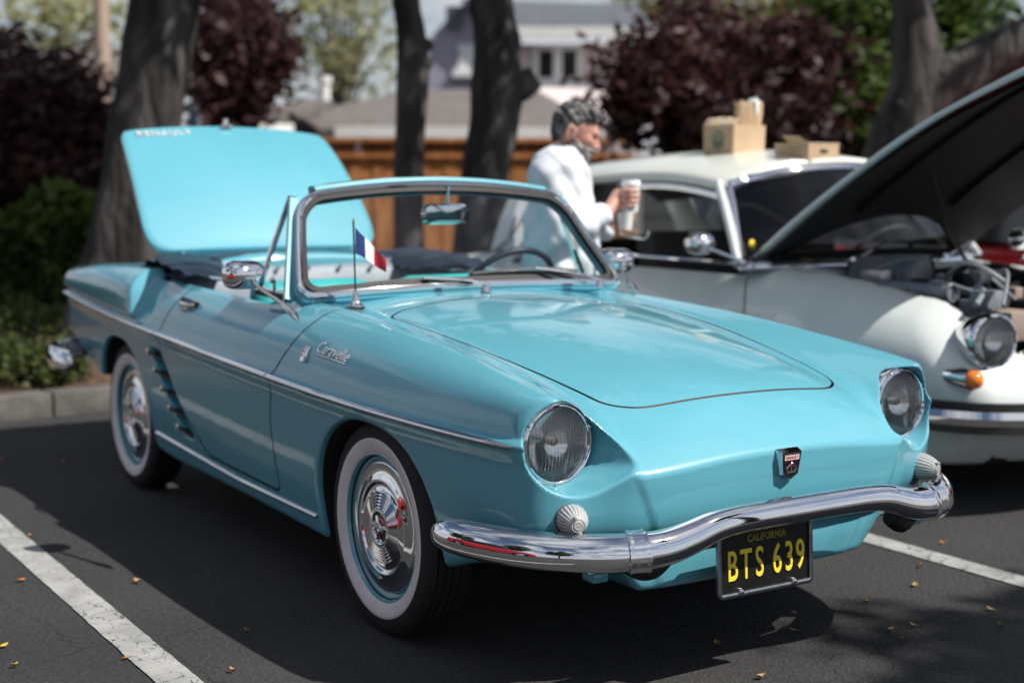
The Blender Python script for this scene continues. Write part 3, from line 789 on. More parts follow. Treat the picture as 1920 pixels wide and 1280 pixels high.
def ws_sweep(name, inset, prof, m, parent, auto=40):
    L = ws_loop(inset); P = [ws_pt(*q) for q in L]; U = [ws_n(*q) for q in L]
    # drop repeated points
    keep = [i for i in range(len(P)) if np.linalg.norm(P[i]-P[i-1]) > 1e-4]
    mb = MB(); mb.add(*sweep([P[i] for i in keep], prof, ups=[U[i] for i in keep], closed=True)); return mb.build(name, m, parent, auto=auto)
WS = empty('windscreen', (-.64, 0, .9), 0, CAR); WS.location = (0, 0, 0)
wf = ws_sweep('screen_frame', .010, [(-.022, -.040), (.012, -.040), (.012, -.010), (.006, -.004), (-.012, -.004), (-.022, -.010)], PAINT, WS)
ws_sweep('screen_chrome', .015, [(-.012, -.004), (.010, -.004), (.010, .008), (.004, .014), (-.005, .015), (-.011, .010)], CHROME, WS)
ws_sweep('screen_rubber', .034, [(-.012, -.006), (.012, -.006), (.010, .007), (-.010, .009)], DARKM, WS)
L = ws_loop(.036); cen = ws_pt(0, .5)
ny_, nt_ = 16, 8; V_ = []; F_ = []
ring = [ws_pt(*q) for q in L]; V_ = list(ring)
for k in range(1, 6):
    V_ += [ws_pt(q[0]*(1-k/6), .5+(q[1]-.5)*(1-k/6)) for q in L]
V_.append(cen); n = len(L)
for k in range(5):
    for i in range(n): F_.append((k*n+i, k*n+(i+1) % n, (k+1)*n+(i+1) % n, (k+1)*n+i))
for i in range(n): F_.append((5*n+i, 5*n+(i+1) % n, 6*n))
mobj('screen_glass', V_, F_, GLASS, WS, auto=80)
# header rail over the screen where the soft top latches
HP = curve3([ws_pt(u, .99)+np.array([-.030, 0, .006]) for u in np.linspace(-.86, .86, 13)], 3)
mb = MB(); mb.add(*sweep(HP, [(-.036, -.016), (.022, -.014), (.030, .0), (.022, .012), (-.02, .014), (-.036, .006)], ups=[(0, 0, 1)]*len(HP))); mb.build('header_rail', PAINT, WS, auto=50)
mb = MB()
for sg_, a_, b_ in ((1, -.80, -.08), (1, .08, .80)):
    mb.add(*tube(curve3([ws_pt(a_, .885)+np.array([-.045, 0, 0]), ws_pt((a_+b_)/2, .915)+np.array([-.05, 0, 0]), ws_pt(b_, .925)+np.array([-.05, 0, 0])], 6), .007))
mb.build('sun_visor_rod', CHROME, WS)
# interior mirror
mc = np.array([-.905, .035, 1.152]); MR = empty('interior_mirror', tuple(mc), 0, CAR)
rr = round_poly([(-.098, -.036), (.098, -.036), (.098, .036), (-.098, .036)], .033, 6)
def puck(name, pts, d0, d1, m, parent, bulge=0.0):
    n = len(pts); V_ = [(d0, a, b) for a, b in pts]+[(d1, a*.93, b*.86) for a, b in pts]+[(d1+bulge, 0, 0), (d0, 0, 0)]
    F_ = [(i, (i+1) % n, n+(i+1) % n, n+i) for i in range(n)]+[(n+i, n+(i+1) % n, 2*n) for i in range(n)]+[((i+1) % n, i, 2*n+1) for i in range(n)]
    return mobj(name, V_, F_, m, parent, auto=50)
puck('mirror_back', rr, -.008, .012, CHROME, MR, .006)
puck('mirror_glass', rr*.94, -.010, -.0085, mat('mirror_silver', (.9, .9, .92), .01, 1.0), MR)
mb = MB(); mb.add(*tube([(.004, .0, .022), (.03, -.008, .10)], .006)); mb.build('mirror_stem', CHROME, MR)

# quarter lights beside the screen
for sgn in (-1, 1):
    Q = empty('quarter_light', (0, 0, 0), 0, CAR)
    a = np.array([-.745, sgn*.655, .895]); b = np.array([-.935, sgn*.540, 1.205]); c = np.array([-.945, sgn*.665, .905])
    b2 = b+np.array([-.022, 0, .004])
    tri = [a, b, b2, c]
    mb = MB(); mb.add(*sweep(curve3([c, c*.5+b2*.5+np.array([-.004, 0, 0]), b2], 6), [(-.007, -.008), (.007, -.008), (.007, .008), (-.007, .008)], up=(0, 1, 0)))
    mb.add(*sweep([b2+np.array([-.006, 0, .004]), b+np.array([.012, 0, .004])], [(-.006, -.006), (.006, -.006), (.006, .006), (-.006, .006)])); mb.build('quarter_frame', CHROME, Q, auto=30)
    mb = MB(); mb.add(*sweep([a+np.array([.02, 0, -.01]), b+np.array([.004, 0, 0])], [(-.012, -.014), (.012, -.014), (.012, .014), (-.012, .014)], up=(0, 1, 0))); mb.build('quarter_post', PAINT, Q, auto=30)
    mb = MB(); mb.add(*sweep([c+np.array([-.01, 0, -.004]), a+np.array([.02, 0, -.004])], [(-.008, -.008), (.008, -.008), (.008, .008), (-.008, .008)])); mb.build('quarter_sill', DARKM, Q, auto=30)
    mobj('quarter_glass', tri, [(0, 1, 2, 3)], GLASS, Q, smooth=False)
    mb = MB(); mb.add(*lathe([(.0, .012), (.010, .010), (.011, 0)], 14, 'y', (0, 0, 0)) if sgn > 0 else lathe([(.0, -.012), (.010, -.010), (.011, 0)], 14, 'y', (0, 0, 0)))
    mb.V = [(v[0]-.850, v[1]+sgn*.650, v[2]+.945) for v in mb.V]
    mb.add(*box(-.85, sgn*.648, .925, .012, .008, .045, .003)); mb.build('quarter_catch', CHROME, Q)

# wipers
for (pv, tip, mid) in (((-.560, -.012, .905), (-.700, -.435, .930), (-.655, -.20, .935)), ((-.600, .49, .900), (-.70, .02, .955), (-.665, .25, .955))):
    WP = empty('wiper', (0, 0, 0), 0, CAR); pv, tip, mid = map(np.array, (pv, tip, mid))
    mb = MB(); mb.add(*lathe([(.0, .030), (.010, .028), (.012, .016), (.017, .010), (.020, .0)], 16, 'z', tuple(pv-np.array([0, 0, .004])))); mb.build('wiper_pivot', CHROME, WP)
    mb = MB(); mb.add(*sweep(curve3([pv+np.array([0, 0, .022]), pv*.65+mid*.35+np.array([.01, 0, .026]), mid+np.array([.006, 0, .014])], 6), [(-.007, -.003), (.007, -.003), (.005, .003), (-.005, .003)])); mb.build('wiper_arm', CHROME, WP, auto=30)
    d = (tip-mid); m1 = mid-d*.75
    mb = MB(); mb.add(*sweep(curve3([m1, mid+np.array([0, 0, .012]), tip], 6), [(-.004, -.004), (.004, -.004), (.003, .004), (-.003, .004)])); mb.build('blade_holder', mat('aged_steel', (.36, .33, .29), .35, 1.0) if pv[1] < .2 else bpy.data.materials['aged_steel'], WP, auto=30)
    mb = MB(); mb.add(*sweep([m1+np.array([-.006, 0, -.008]), mid+np.array([-.008, 0, -.004]), tip+np.array([-.006, 0, -.006])], [(-.003, -.007), (.003, -.007), (.003, .006), (-.003, .006)])); mb.build('blade_rubber', DARKM, WP, auto=30)

# door mirrors on stalks
for sgn in (-1, 1):
    DM = empty('door_mirror', (0, 0, 0), 0, CAR)
    ft = np.array([-.505, -.735, .855]) if sgn < 0 else np.array([-.665, .690, .868]); hd = np.array([-.745, -.785, .972]) if sgn < 0 else np.array([-.80, .722, .972])
    mb = MB(); mb.add(*sweep([ft+np.array([.035, 0, -.006]), ft+np.array([.01, 0, .006]), ft+np.array([-.035, sgn*.008, .028]), ft+np.array([-.06, sgn*.012, .043])], circ(.015, 12, .012), scale=[.25, .9, .85, .5])); mb.build('mirror_foot', CHROME, DM, auto=60)
    mb = MB(); mb.add(*tube([ft+np.array([-.05, sgn*.010, .035]), hd+np.array([.02, -sgn*.004, -.02])], .0072)); mb.add(*lathe([(.0, .016), (.010, .012), (.014, 0), (.010, -.012), (.0, -.016)], 14, 'x', tuple(hd+np.array([.028, -sgn*.004, -.012])))); mb.build('mirror_arm', CHROME, DM, auto=60)
    rr2 = round_poly([(-.066, -.045), (.066, -.045), (.066, .045), (-.066, .045)], .042, 7)
    n = len(rr2); V_ = []; F_ = []
    lay = [(-.042, 1.0), (-.030, 1.03), (-.005, 1.0), (.015, .88), (.028, .66), (.036, .35)]
    for h, k in lay: V_ += [(h, a*k, b*k) for a, b in rr2]
    V_.append((.039, 0, 0))
    for j in range(len(lay)-1):
        for i in range(n): F_.append((j*n+i, j*n+(i+1) % n, (j+1)*n+(i+1) % n, (j+1)*n+i))
    for i in range(n): F_.append(((len(lay)-1)*n+i, (len(lay)-1)*n+(i+1) % n, len(V_)-1))
    M = Matrix.Translation(hd) @ Matrix.Rotation(sgn*R_(-8), 4, 'Z')
    mb = MB(); mb.add(*xform((V_, F_), M)); mb.build('mirror_shell', CHROME, DM, auto=80)
    mb = MB(); mb.add(*xform(([(-.040, a*.97, b*.97) for a, b in rr2], [tuple(range(n))[::-1]]), M)); mb.build('mirror_glass', bpy.data.materials['mirror_silver'], DM, smooth=False)

# ---- cabin: seats, wheel, rear panel, folded hood
for y in (-.295, .295):
    S = empty('seat', (0, y, 0), 0, CAR)
    def cush(name, c, s, rot, b=.05):
        mb = MB(); V_, F_ = box(0, 0, 0, *s, b); M = Matrix.Translation(c) @ Matrix.Rotation(rot, 4, 'Y'); mb.add(*xform((V_, F_), M)); return mb.build(name, SEAT, S, auto=70)
    cush('backrest', (-1.30, 0, .68), (.13, .46, .46), R_(-14), .055)
    cush('cushion', (-1.08, 0, .44), (.48, .48, .15), R_(6), .05)
mb = MB(); Pw = []
cw = np.array([-1.02, .36, .86]); nwv = np.array([-.80, 0, .60]); e1 = np.array([0, 1, 0]); e2 = np.cross(nwv, e1)
ringp = [cw+.195*(math.cos(a)*e1+math.sin(a)*e2) for a in np.linspace(0, 2*math.pi, 49)[:-1]]
SW = empty('steering_wheel', (0, 0, 0), 0, CAR)
mb.add(*sweep(ringp, circ(.0125, 10), ups=[nwv]*48, closed=True)); mb.build('wheel_rim', NAVY, SW)
mb = MB()
for a in (.3, math.pi-.3): mb.add(*tube([cw-nwv*.03, cw+.19*(math.cos(a)*e1-math.sin(a)*e2)], .009))
mb.add(*tube([cw+np.array([.0, 0, .0]), cw+np.array([.26, 0, -.17])], .022)); mb.build('wheel_spokes', NAVY, SW)
mb = MB(); mb.add(*lathe([(.05, 0), (.045, .02), (.0, .03)], 20, 'z', (0, 0, 0))); mb.V = [tuple(cw+v[0]*e1+v[1]*e2-nwv*.03+nwv*v[2]) for v in mb.V]; mb.build('horn_push', CHROME, SW)
# dash top roll
mb = MB(); mb.add(*sweep(curve3([(-.80, -.60, .872), (-.775, -.3, .886), (-.77, 0, .890), (-.775, .3, .886), (-.80, .60, .872)], 6), circ(.028, 12, .018))); mb.build('dash_pad', NAVY, CAR)
# grey panel behind the seats with a row of chrome snaps, navy folded hood above it
def rear_sheet(name, rows, m, nu=33, wav=0.0, seed=1, parent=CAR):
    rnd = random.Random(seed); V_ = []; F_ = []
    ph = [rnd.uniform(0, 6.28) for _ in range(6)]
    for (x, z, hw, dx) in rows:
        for i in range(nu):
            u = -1+2*i/(nu-1); wv = wav*(math.sin(9*u+ph[0])+.6*math.sin(17*u+ph[1])+.4*math.sin(31*u+ph[2]))
            V_.append((x+dx*(1-u*u)+wv*.6, hw*u, z-.018*u*u+wv))
    m_ = len(rows)
    for j in range(m_-1):
        for i in range(nu-1): F_.append((j*nu+i, j*nu+i+1, (j+1)*nu+i+1, (j+1)*nu+i))
    return mobj(name, V_, F_, m, parent, auto=60)
rear_sheet('rear_panel', [(-1.90, .60, .60, -.06), (-1.915, .80, .615, -.07), (-1.925, .902, .62, -.08), (-1.95, .921, .62, -.08), (-1.99, .927, .62, -.08)], GREYV)
hoodc = rear_sheet('folded_hood', [(-1.965, .920, .63, -.08), (-1.975, .945, .635, -.08), (-2.02, .962, .64, -.09), (-2.10, .968, .645, -.10), (-2.20, .962, .64, -.10), (-2.30, .948, .60, -.10), (-2.345, .925, .56, -.10)], NAVY, wav=.0035, seed=4)
mb = MB()
for u in np.linspace(-.92, .92, 9):
    x, y, z = -1.925-.08*(1-u*u)+.012, .62*u, .908-.018*u*u
    mb = MB(); mb.add(*lathe([(.0, .010), (.006, .009), (.009, .003), (.010, -.003)], 12, 'x', (x, y, z))); mb.build('hood_snap', CHROME, hoodc)
# a loose flap of the folded hood over each rear corner
for sgn in (-1, 1):
    P_ = [(-1.62, .640, .910), (-1.72, .645, .930), (-1.85, .640, .940), (-2.02, .62, .950), (-2.14, .59, .955)]
    V_ = []; F_ = []
    for i, p in enumerate(curve3(P_, 5)):
        for j, (a, b) in enumerate(((.0, -.016), (.03, .002), (.02, .012), (-.05, .018), (-.13, .012), (-.20, -.004), (-.24, -.04))):
            k = .35+.65*min(1, i/9); wv = .006*math.sin(i*1.3+j)
            V_.append((p[0]+.02*math.sin(j*1.7), sgn*(p[1]+a*k), p[2]+b*k+wv))
    nr = len(V_)//7
    for i in range(nr-1):
        for j in range(6): F_.append((i*7+j, i*7+j+1, (i+1)*7+j+1, (i+1)*7+j))
    mobj('hood_flap', V_, F_, NAVY, CAR, auto=60)
for sgn in (-1, 1):
    mb = MB(); mb.add(*sweep(curve3([side_pt(x, .906 if x < -1 else .895, sgn, -.055) for x in (-1.6, -1.3, -1.0, -.75)], 5), circ(.007, 8))); mb.build('door_top_moulding', CHROME, CAR)

# ---- raised rear lid, hinged at its front edge
LP = [(-.46, .0), (-.30, -.010), (0, -.016), (.30, -.010), (.46, .0), (.522, .04), (.542, .11), (.540, .22), (.515, .55), (.50, .68), (.485, .715), (.46, .73), (.30, .745), (0, .752), (-.30, .745), (-.46, .73), (-.485, .715), (-.50, .68), (-.515, .55), (-.540, .22), (-.542, .11), (-.522, .04)]
LO = curve3([(a, b, 0) for a, b in LP], 4, closed=True)[:, :2]
def lid_pt(a, b, off):
    th = R_(45.5); h = np.array([-2.40, 0, .968])
    u = np.array([-math.cos(th), 0, math.sin(th)]); nrm = np.array([math.sin(th), 0, math.cos(th)])
    bow = .030*(1-(a/.54)**2)+.035*math.sin(math.pi*min(max(b/.75, 0), 1)) - .05*max(0, b-.62)
    return h+np.array([0, a, 0])+u*b+nrm*(bow+off)
cA = np.array([0, .36]); rings = [1.0, .985, .95, .85, .65, .4, .2]
V_ = []; F_ = []; n = len(LO)
for k in [None]+rings:
    kk = 1.0 if k is None else k
    V_ += [lid_pt(*(cA+(q-cA)*kk), -.022 if k is None else (-.006 if k == 1.0 else 0.0)) for q in LO]
V_.append(lid_pt(0, .36, 0)); nr = len(rings)+1
for j in range(nr-1):
    for i in range(n): F_.append((j*n+i, j*n+(i+1) % n, (j+1)*n+(i+1) % n, (j+1)*n+i))
for i in range(n): F_.append(((nr-1)*n+i, (nr-1)*n+(i+1) % n, len(V_)-1))
b0 = len(V_); V_ += [lid_pt(*(cA+(q-cA)*.97), -.030) for q in LO]
for i in range(n): F_.append((i, b0+i, b0+(i+1) % n, (i+1) % n))
F_.append(tuple(b0+i for i in range(n))[::-1])
lid = mobj('rear_lid', V_, F_, PAINT, CAR, auto=35)
V_, F_ = text_mesh('RENAULT', .050, .003, .001, space=1.25)
p0 = lid_pt(-.31, .688, .002); ex = lid_pt(-.20, .69, .002)-p0; ey = lid_pt(-.31, .70, .002)-p0
mb = MB(); mb.add(*xform((V_, F_), frame_M(p0, ex, ey) @ Matrix.Rotation(0, 4, 'Z'))); mb.build('lid_script', mat('pale_chrome', (.80, .80, .80), .45, .4), lid, smooth=False)  # pale base colour stands in for bright reflections on the lettering
mb = MB(); pt = lid_pt(0, .735, .0)
mb.add(*lathe([(.0, .05), (.010, .046), (.013, .034), (.009, .02), (.014, .008), (.016, 0)], 16, 'z', tuple(pt+np.array([0, 0, -.004])))); mb.add(*xform(box(0, 0, 0, .02, .05, .014, .005), Matrix.Translation(pt+np.array([.012, 0, .008])))); mb.build('lid_handle', CHROME, lid)
mb = MB()
for sgn in (-1, 1): mb.add(*tube([(-2.36, sgn*.40, .90), lid_pt(sgn*.40, .02, -.02)], .010))
mb.build('lid_hinge', PAINT, lid)
# engine bay rim under the lid
mb = MB(); mb.add(*box(-2.42, 0, .945, .05, .86, .03, .01)); mb.build('bay_edge', PAINT, CAR)

# ---- courtesy flag on the scuttle: its own thing
fl = empty('flag', (-.530, -.500, .872))
tag(fl, 'small tricolour flag on a thin black pole standing before the windscreen', 'flag')
mb = MB(); mb.add(*lathe([(.027, 0), (.026, .008), (.020, .012), (.012, .030), (.009, .046), (.004, .052), (.0, .052)], 20, 'z')); mb.build('flag_base', CHROME, fl)
mb = MB(); mb.add(*lathe([(.029, -.003), (.029, .003), (.026, .006)], 20, 'z', cap0=True)); mb.build('base_pad', DARKM, fl)
mb = MB(); mb.add(*tube([(0, 0, .04), (-.006, -.002, .262)], .0028)); mb.build('flag_pole', DARKM, fl)
mb = MB(); mb.add(*lathe([(.0, .022), (.003, .012), (.0045, .004), (.003, 0), (.0, 0)], 10, 'z', (-.006, -.002, .262))); mb.build('flag_finial', mat('brass', (.55, .36, .10), .3, 1.0), fl)
fm = bpy.data.materials.new('tricolour_cloth'); fm.use_nodes = True; nt = fm.node_tree; b_ = nt.nodes['Principled BSDF']; b_.inputs['Roughness'].default_value = .75
uvn = nt.nodes.new('ShaderNodeUVMap'); sx_ = nt.nodes.new('ShaderNodeSeparateXYZ'); rp_ = nt.nodes.new('ShaderNodeValToRGB'); rp_.color_ramp.interpolation = 'CONSTANT'
e_ = rp_.color_ramp.elements; e_[0].color = (.010, .030, .14, 1); e_[1].position = .335; e_[1].color = (.80, .80, .82, 1); q_ = e_.new(.665); q_.color = (.62, .02, .035, 1)
nt.links.new(uvn.outputs[0], sx_.inputs[0]); nt.links.new(sx_.outputs[0], rp_.inputs[0]); nt.links.new(rp_.outputs[0], b_.inputs['Base Color'])
V_ = []; F_ = []; UV = []; nu_, nv_ = 22, 10
for i in range(nu_+1):
    for j in range(nv_+1):
        u, v = i/nu_, j/nv_
        s_ = .112*u; drop = .108*u**1.1
        V_.append((-.006+.010*math.sin(7*u+1.2*v)*u*1.2 - .25*s_*0, .004+s_*.92, .252-.082*(1-v)*(1-.50*u)-drop*.95-.004*math.sin(9*u)*v))
        UV.append((u*.999, v))
for i in range(nu_):
    for j in range(nv_): F_.append((i*(nv_+1)+j, (i+1)*(nv_+1)+j, (i+1)*(nv_+1)+j+1, i*(nv_+1)+j+1))
fc = mobj('flag_cloth', V_, F_, fm, fl)
uvl = fc.data.uv_layers.new(name='UVMap')
for lp in fc.data.loops: uvl.data[lp.index].uv = UV[lp.vertex_index]
# ------------------------------------------------------------------ pale saloon with its bonnet up, in the next bay
DSW = noise_mat('pale_paint', [(.63, .67, .65), (.67, .71, .69)], scale=4, rough=.32, coat=.8)
DSROOF = noise_mat('cream_roof', [(.70, .73, .66), (.74, .77, .70)], scale=4, rough=.3, coat=.8)
BLACKM = noise_mat('engine_black', [(.008, .008, .009), (.020, .019, .018)], scale=14, rough=.65)
GREYM = noise_mat('grey_casting', [(.16, .18, .21), (.24, .26, .29)], scale=12, rough=.45)
AMBER = mat('amber_lens', (.85, .20, .015), .2, coat=1)
DS_Y = 2.585
DS = empty('saloon_car', (0, DS_Y, 0))
tag(DS, 'pale grey-white saloon with cream roof and its bonnet propped open', 'car')
d_zt = spline1([-4.7, -4.2, -3.4, -2.5, -1.6, -1.2, -.8, -.45, -.2, -.05, .1], [.70, .80, .87, .905, .910, .905, .878, .832, .782, .735, .67])
d_ws = spline1([-4.7, -4.2, -3.4, -2.5, -1.6, -1.0, -.5, -.2, 0, .15], [.60, .70, .80, .865, .885, .885, .862, .822, .755, .68])
d_xn = spline1([.1, .18, .26, .33, .40, .46, .54, .62, .70, .80], [-.10, -.02, .06, .12, .150, .145, .095, .02, -.07, -.20])
def ds_f(x, y, z):
    w = np.abs(y)
    zt = d_zt(x) - .16*np.maximum(w-.52, 0)**2/.1
    ft = (z-zt)*.95
    ws = d_ws(x) - .55*np.maximum(.52-z, 0)**2 - .42*np.maximum(z-.52, 0)**2
    fs = w-ws
    fx = (x-(d_xn(z)-.30*w**3 - .06*w*w))*.8
    g = smax(smax(ft, fs, .11), fx, .06)
    g = smax(g, -4.62-x, .2)
    g = smax(g, .175-z, .03)
    bay = smax(smax(np.abs(x+.60)-.56, w-.60+.16*np.maximum(x+.45, 0), .06), .38-z, .03)
    g = smax(g, -bay, .012)
    cab = smax(smax(np.abs(x+2.35)-.98, w-.70, .05), .40-z, .03)
    g = smax(g, -cab, .015)
    zz = np.maximum(z, .26)
    well = np.maximum(np.minimum(arch(x, zz, -.80, .37, .26, .36, 2.2), arch(x, zz, -3.90, .36, .20, .30, 2.2)), .45-w)
    return smax(g, -well, .012)
V, N, F = surface_nets(ds_f, np.arange(-4.72, .24, .026), np.arange(-.936, .937, .024), np.arange(.13, 1.0, .021))
C_ = V[F].mean(1); w_ = np.abs(C_[:, 1])
idx = np.zeros(len(F), int)
idx[(w_ < .595) & (C_[:, 0] > -1.17) & (C_[:, 0] < -.06) & (C_[:, 2] < np.where(w_ > .5, .80, .72))] = 1
idx[(w_ < .705) & (C_[:, 0] > -3.33) & (C_[:, 0] < -1.37)] = 1
idx[(C_[:, 2] < .60) & (w_ < d_ws(C_[:, 0])-.10) & (C_[:, 0] < -.40)] = 1
mobj('body', V, F, DSW, DS, N=N, mats=[DSW, BLACKM], midx=idx)
mb = MB(); mb.add(*sweep([(-1.165, -.885, .55), (-1.160, -.893, .70), (-1.175, -.872, .84), (-1.20, -.80, .905)], [(-.002, -.003), (.002, -.003), (.002, .003), (-.002, .003)], up=(1, 0, 0))); mb.build('door_seam', DARKM, DS)

GLASSD = glass_mat('shade_tint_glass', tint=(.48, .52, .49))  # tint darkens the panes to stand for the shade inside the cabin
mobj('rear_window', [(-3.45, -.62, .92), (-3.45, .62, .92), (-3.50, .50, 1.24), (-3.50, -.50, 1.24)], [(0, 1, 2, 3)], GLASSD, DS, smooth=False)
mb = MB(); mb.add(*box(-3.16, 0, .66, .18, 1.30, .56, .05)); mb.build('rear_seat', BLACKM, DS)
# roof shell
V_ = []; F_ = []; nx, ny = 26, 21
for i in range(nx):
    t = i/(nx-1); x = -1.47-2.05*t
    hw = .645-.12*t*t; zc = 1.400-.055*(max(0, .30-t)/.30)**2-.17*max(0, t-.35)**1.6
    for j in range(ny):
        u = -1+2*j/(ny-1); V_.append((x-.10*u*u*(1-t)*(1-t)*1.0, hw*u, zc-.135*abs(u)**2.6))
for i in range(nx-1):
    for j in range(ny-1): F_.append((i*ny+j, (i+1)*ny+j, (i+1)*ny+j+1, i*ny+j+1))
ro = mobj('roof', V_, F_, DSROOF, DS)
ro.data.update()
sm = ro.modifiers.new('thickness', 'SOLIDIFY'); sm.thickness = .035; sm.offset = -1
mobj('headlining', [(v[0], v[1]*.97, v[2]-.040) for v in V_], F_, BLACKM, DS)
edge = [V_[i*ny] for i in range(nx)]
for s_ in (1, -1):
    mb = MB(); mb.add(*sweep([np.array([p[0], s_*p[1], p[2]])+np.array([0, -.004*s_, -.018]) for p in edge], circ(.014, 8, .018))); mb.build('roof_gutter', CHROME, DS)
# windscreen: base, top, pillars
def dsw(u, t):
    b = np.array([-1.10-.19*u*u, .80*u, .905-.01*u*u]); q = np.array([-1.445-.12*u*u, .635*u, 1.345-.085*u*u]); return b*(1-t)+q*t
WS2 = empty('windscreen', (0, 0, 0), 0, DS)
lp = [dsw(u, 0) for u in np.linspace(-1, 1, 15)]+[dsw(1, t) for t in np.linspace(.12, .88, 7)]+[dsw(u, 1) for u in np.linspace(1, -1, 15)]+[dsw(-1, t) for t in np.linspace(.88, .12, 7)]
mb = MB(); mb.add(*sweep(lp, [(-.016, -.014), (.016, -.014), (.018, .008), (0, .018), (-.018, .008)], ups=[(.75, 0, .65)]*len(lp), closed=True)); mb.build('screen_chrome', CHROME, WS2, auto=60)
V_ = [dsw(u, t) for t in np.linspace(0, 1, 7) for u in np.linspace(-1, 1, 15)]
mobj('screen_glass', V_, [(i*15+j, i*15+j+1, (i+1)*15+j+1, (i+1)*15+j) for i in range(6) for j in range(14)], GLASS, WS2)
for sgn in (-1, 1):
    mb = MB(); mb.add(*sweep(curve3([(-1.30, sgn*.805, .90), (-1.45, sgn*.74, 1.10), (-1.62, sgn*.655, 1.265)], 6), circ(.022, 8), up=(0, 1, 0))); mb.build('pillar', DSW, DS)
    mb = MB(); mb.add(*sweep(curve3([(-2.42, sgn*.815, .90), (-2.42, sgn*.74, 1.10), (-2.42, sgn*.655, 1.25)], 5), [(-.028, -.012), (.028, -.012), (.028, .012), (-.028, .012)], up=(0, 1, 0))); mb.build('pillar', BLACKM, DS)
    mb = MB(); mb.add(*sweep(curve3([(-3.36, sgn*.76, .90), (-3.42, sgn*.66, 1.05), (-3.45, sgn*.56, 1.20)], 5), [(-.10, -.012), (.10, -.012), (.06, .012), (-.06, .012)], up=(0, 1, 0))); mb.build('pillar', DSW, DS)
    mobj('rear_side_glass', [(-2.45, sgn*.812, .90), (-3.32, sgn*.765, .90), (-3.38, sgn*.60, 1.22), (-2.45, sgn*.66, 1.255)], [(0, 1, 2, 3)], GLASSD, DS, smooth=False)
    if sgn > 0: mobj('front_side_glass', [(-1.42, sgn*.80, .91), (-2.40, sgn*.812, .91), (-2.40, sgn*.66, 1.255), (-1.66, sgn*.655, 1.26)], [(0, 1, 2, 3)], GLASSD, DS, smooth=False)
mb = MB(); mb.add(*sweep(curve3([(-1.30, -.822, .908), (-1.8, -.838, .912), (-2.5, -.835, .912), (-3.3, -.775, .90)], 6), circ(.008, 8))); mb.build('waist_moulding', CHROME, DS)
# bonnet, hinged at the scuttle, black underside
V_ = []; F_ = []; nx, ny = 22, 17
th = R_(33); e_c = curve3([(-1.41, 0, .885), (-1.10, 0, 1.10), (-.742, 0, 1.316), (-.35, 0, 1.52), (.06, 0, 1.675), (.22, 0, 1.725)], 12)
for i in range(nx):
    s_ = i/(nx-1); e = e_c[int(round(s_*(len(e_c)-1)))]; c0 = e+np.array([.30*(1-s_)+.06*s_, 0, .265*(1-s_)+.15*s_])
    for j in range(ny):
        u = -1+2*j/(ny-1); hw = .685-.26*max(0, s_-.75)**1.5*2
        p = c0*(1-abs(u)**2.2)+e*abs(u)**2.2; V_.append((p[0], hw*u, p[2]))
for i in range(nx-1):
    for j in range(ny-1): F_.append((i*ny+j, (i+1)*ny+j, (i+1)*ny+j+1, i*ny+j+1))
hb = mobj('bonnet', V_, F_, DSW, DS, mats=[DSW, BLACKM])
sm = hb.modifiers.new('thickness', 'SOLIDIFY'); sm.thickness = .022; sm.offset = -1; sm.material_offset = 0
# its black lining, just under the skin
G_ = np.array(V_).reshape(nx, ny, 3); gu = np.gradient(G_, axis=0); gv = np.gradient(G_, axis=1); nn = np.cross(gu, gv); nn /= np.linalg.norm(nn, axis=2)[..., None]+1e-9
nn *= np.sign(nn[..., 2:3]); Vl = (G_*np.array([1, .97, 1])-nn*.040).reshape(-1, 3); Vl = [np.array(v) for v in Vl]
mobj('bonnet_lining', Vl, F_, BLACKM, hb)
for u in (-.45, .45):
    mb = MB(); P_ = [np.array(Vl[i*ny+int((u+1)/2*(ny-1))])+np.array([.006, 0, -.012]) for i in range(2, nx-1)]
    mb.add(*sweep(P_, [(-.02, -.010), (.02, -.010), (.012, .012), (-.012, .012)])); mb.build('bonnet_rib', BLACKM, hb)
mb = MB(); mb.add(*tube([(-.33, -.28, .74), (-.72, -.10, 1.05), (-.92, -.07, 1.42)], .009)); mb.build('bonnet_prop', mat('steel_rod', (.5, .5, .52), .3, 1.0), DS)
# headlamps: deep chrome bowls
for sgn in (-1, 1):
    H2 = empty('headlight', (-.045, sgn*.640, .668), sgn*R_(10), DS)
    mb = MB(); mb.add(*lathe([(.070, -.14), (.098, -.08), (.112, -.02), (.1125, .0), (.108, .012), (.100, .016), (.094, .012)], 40, 'x')); mb.build('lamp_bowl', CHROME, H2)
    mb = MB(); mb.add(*lathe([(r, .012+.022*(1-(r/.096)**2)) for r in np.linspace(.096, 0, 10)], 40, 'x')); mb.build('lens', LENS, H2)
    mb = MB(); mb.add(*lathe([(.095, .010)]+[(r, -.036+.042*(r/.092)**2) for r in np.linspace(.092, 0, 10)], 40, 'x')); mb.build('reflector', REFLECT, H2)
    # signal: chrome torpedo with amber tip
    S2 = empty('signal_lamp', (0, 0, 0), 0, DS); c0 = np.array([-.02, sgn*.775, .535])
    M = Matrix.Translation(c0) @ Matrix.Rotation(R_(4)*sgn, 4, 'Z')
    mb = MB(); mb.add(*xform(lathe([(.0, -.29), (.012, -.26), (.028, -.18), (.040, -.08), (.043, -.02), (.041, .0)], 24, 'x'), M)); mb.build('signal_housing', CHROME, S2)
    mb = MB(); mb.add(*xform(lathe([(.037, -.004), (.036, .012), (.028, .030), (.014, .039), (.0, .041)], 24, 'x'), M)); mb.build('amber_lens', AMBER, S2)
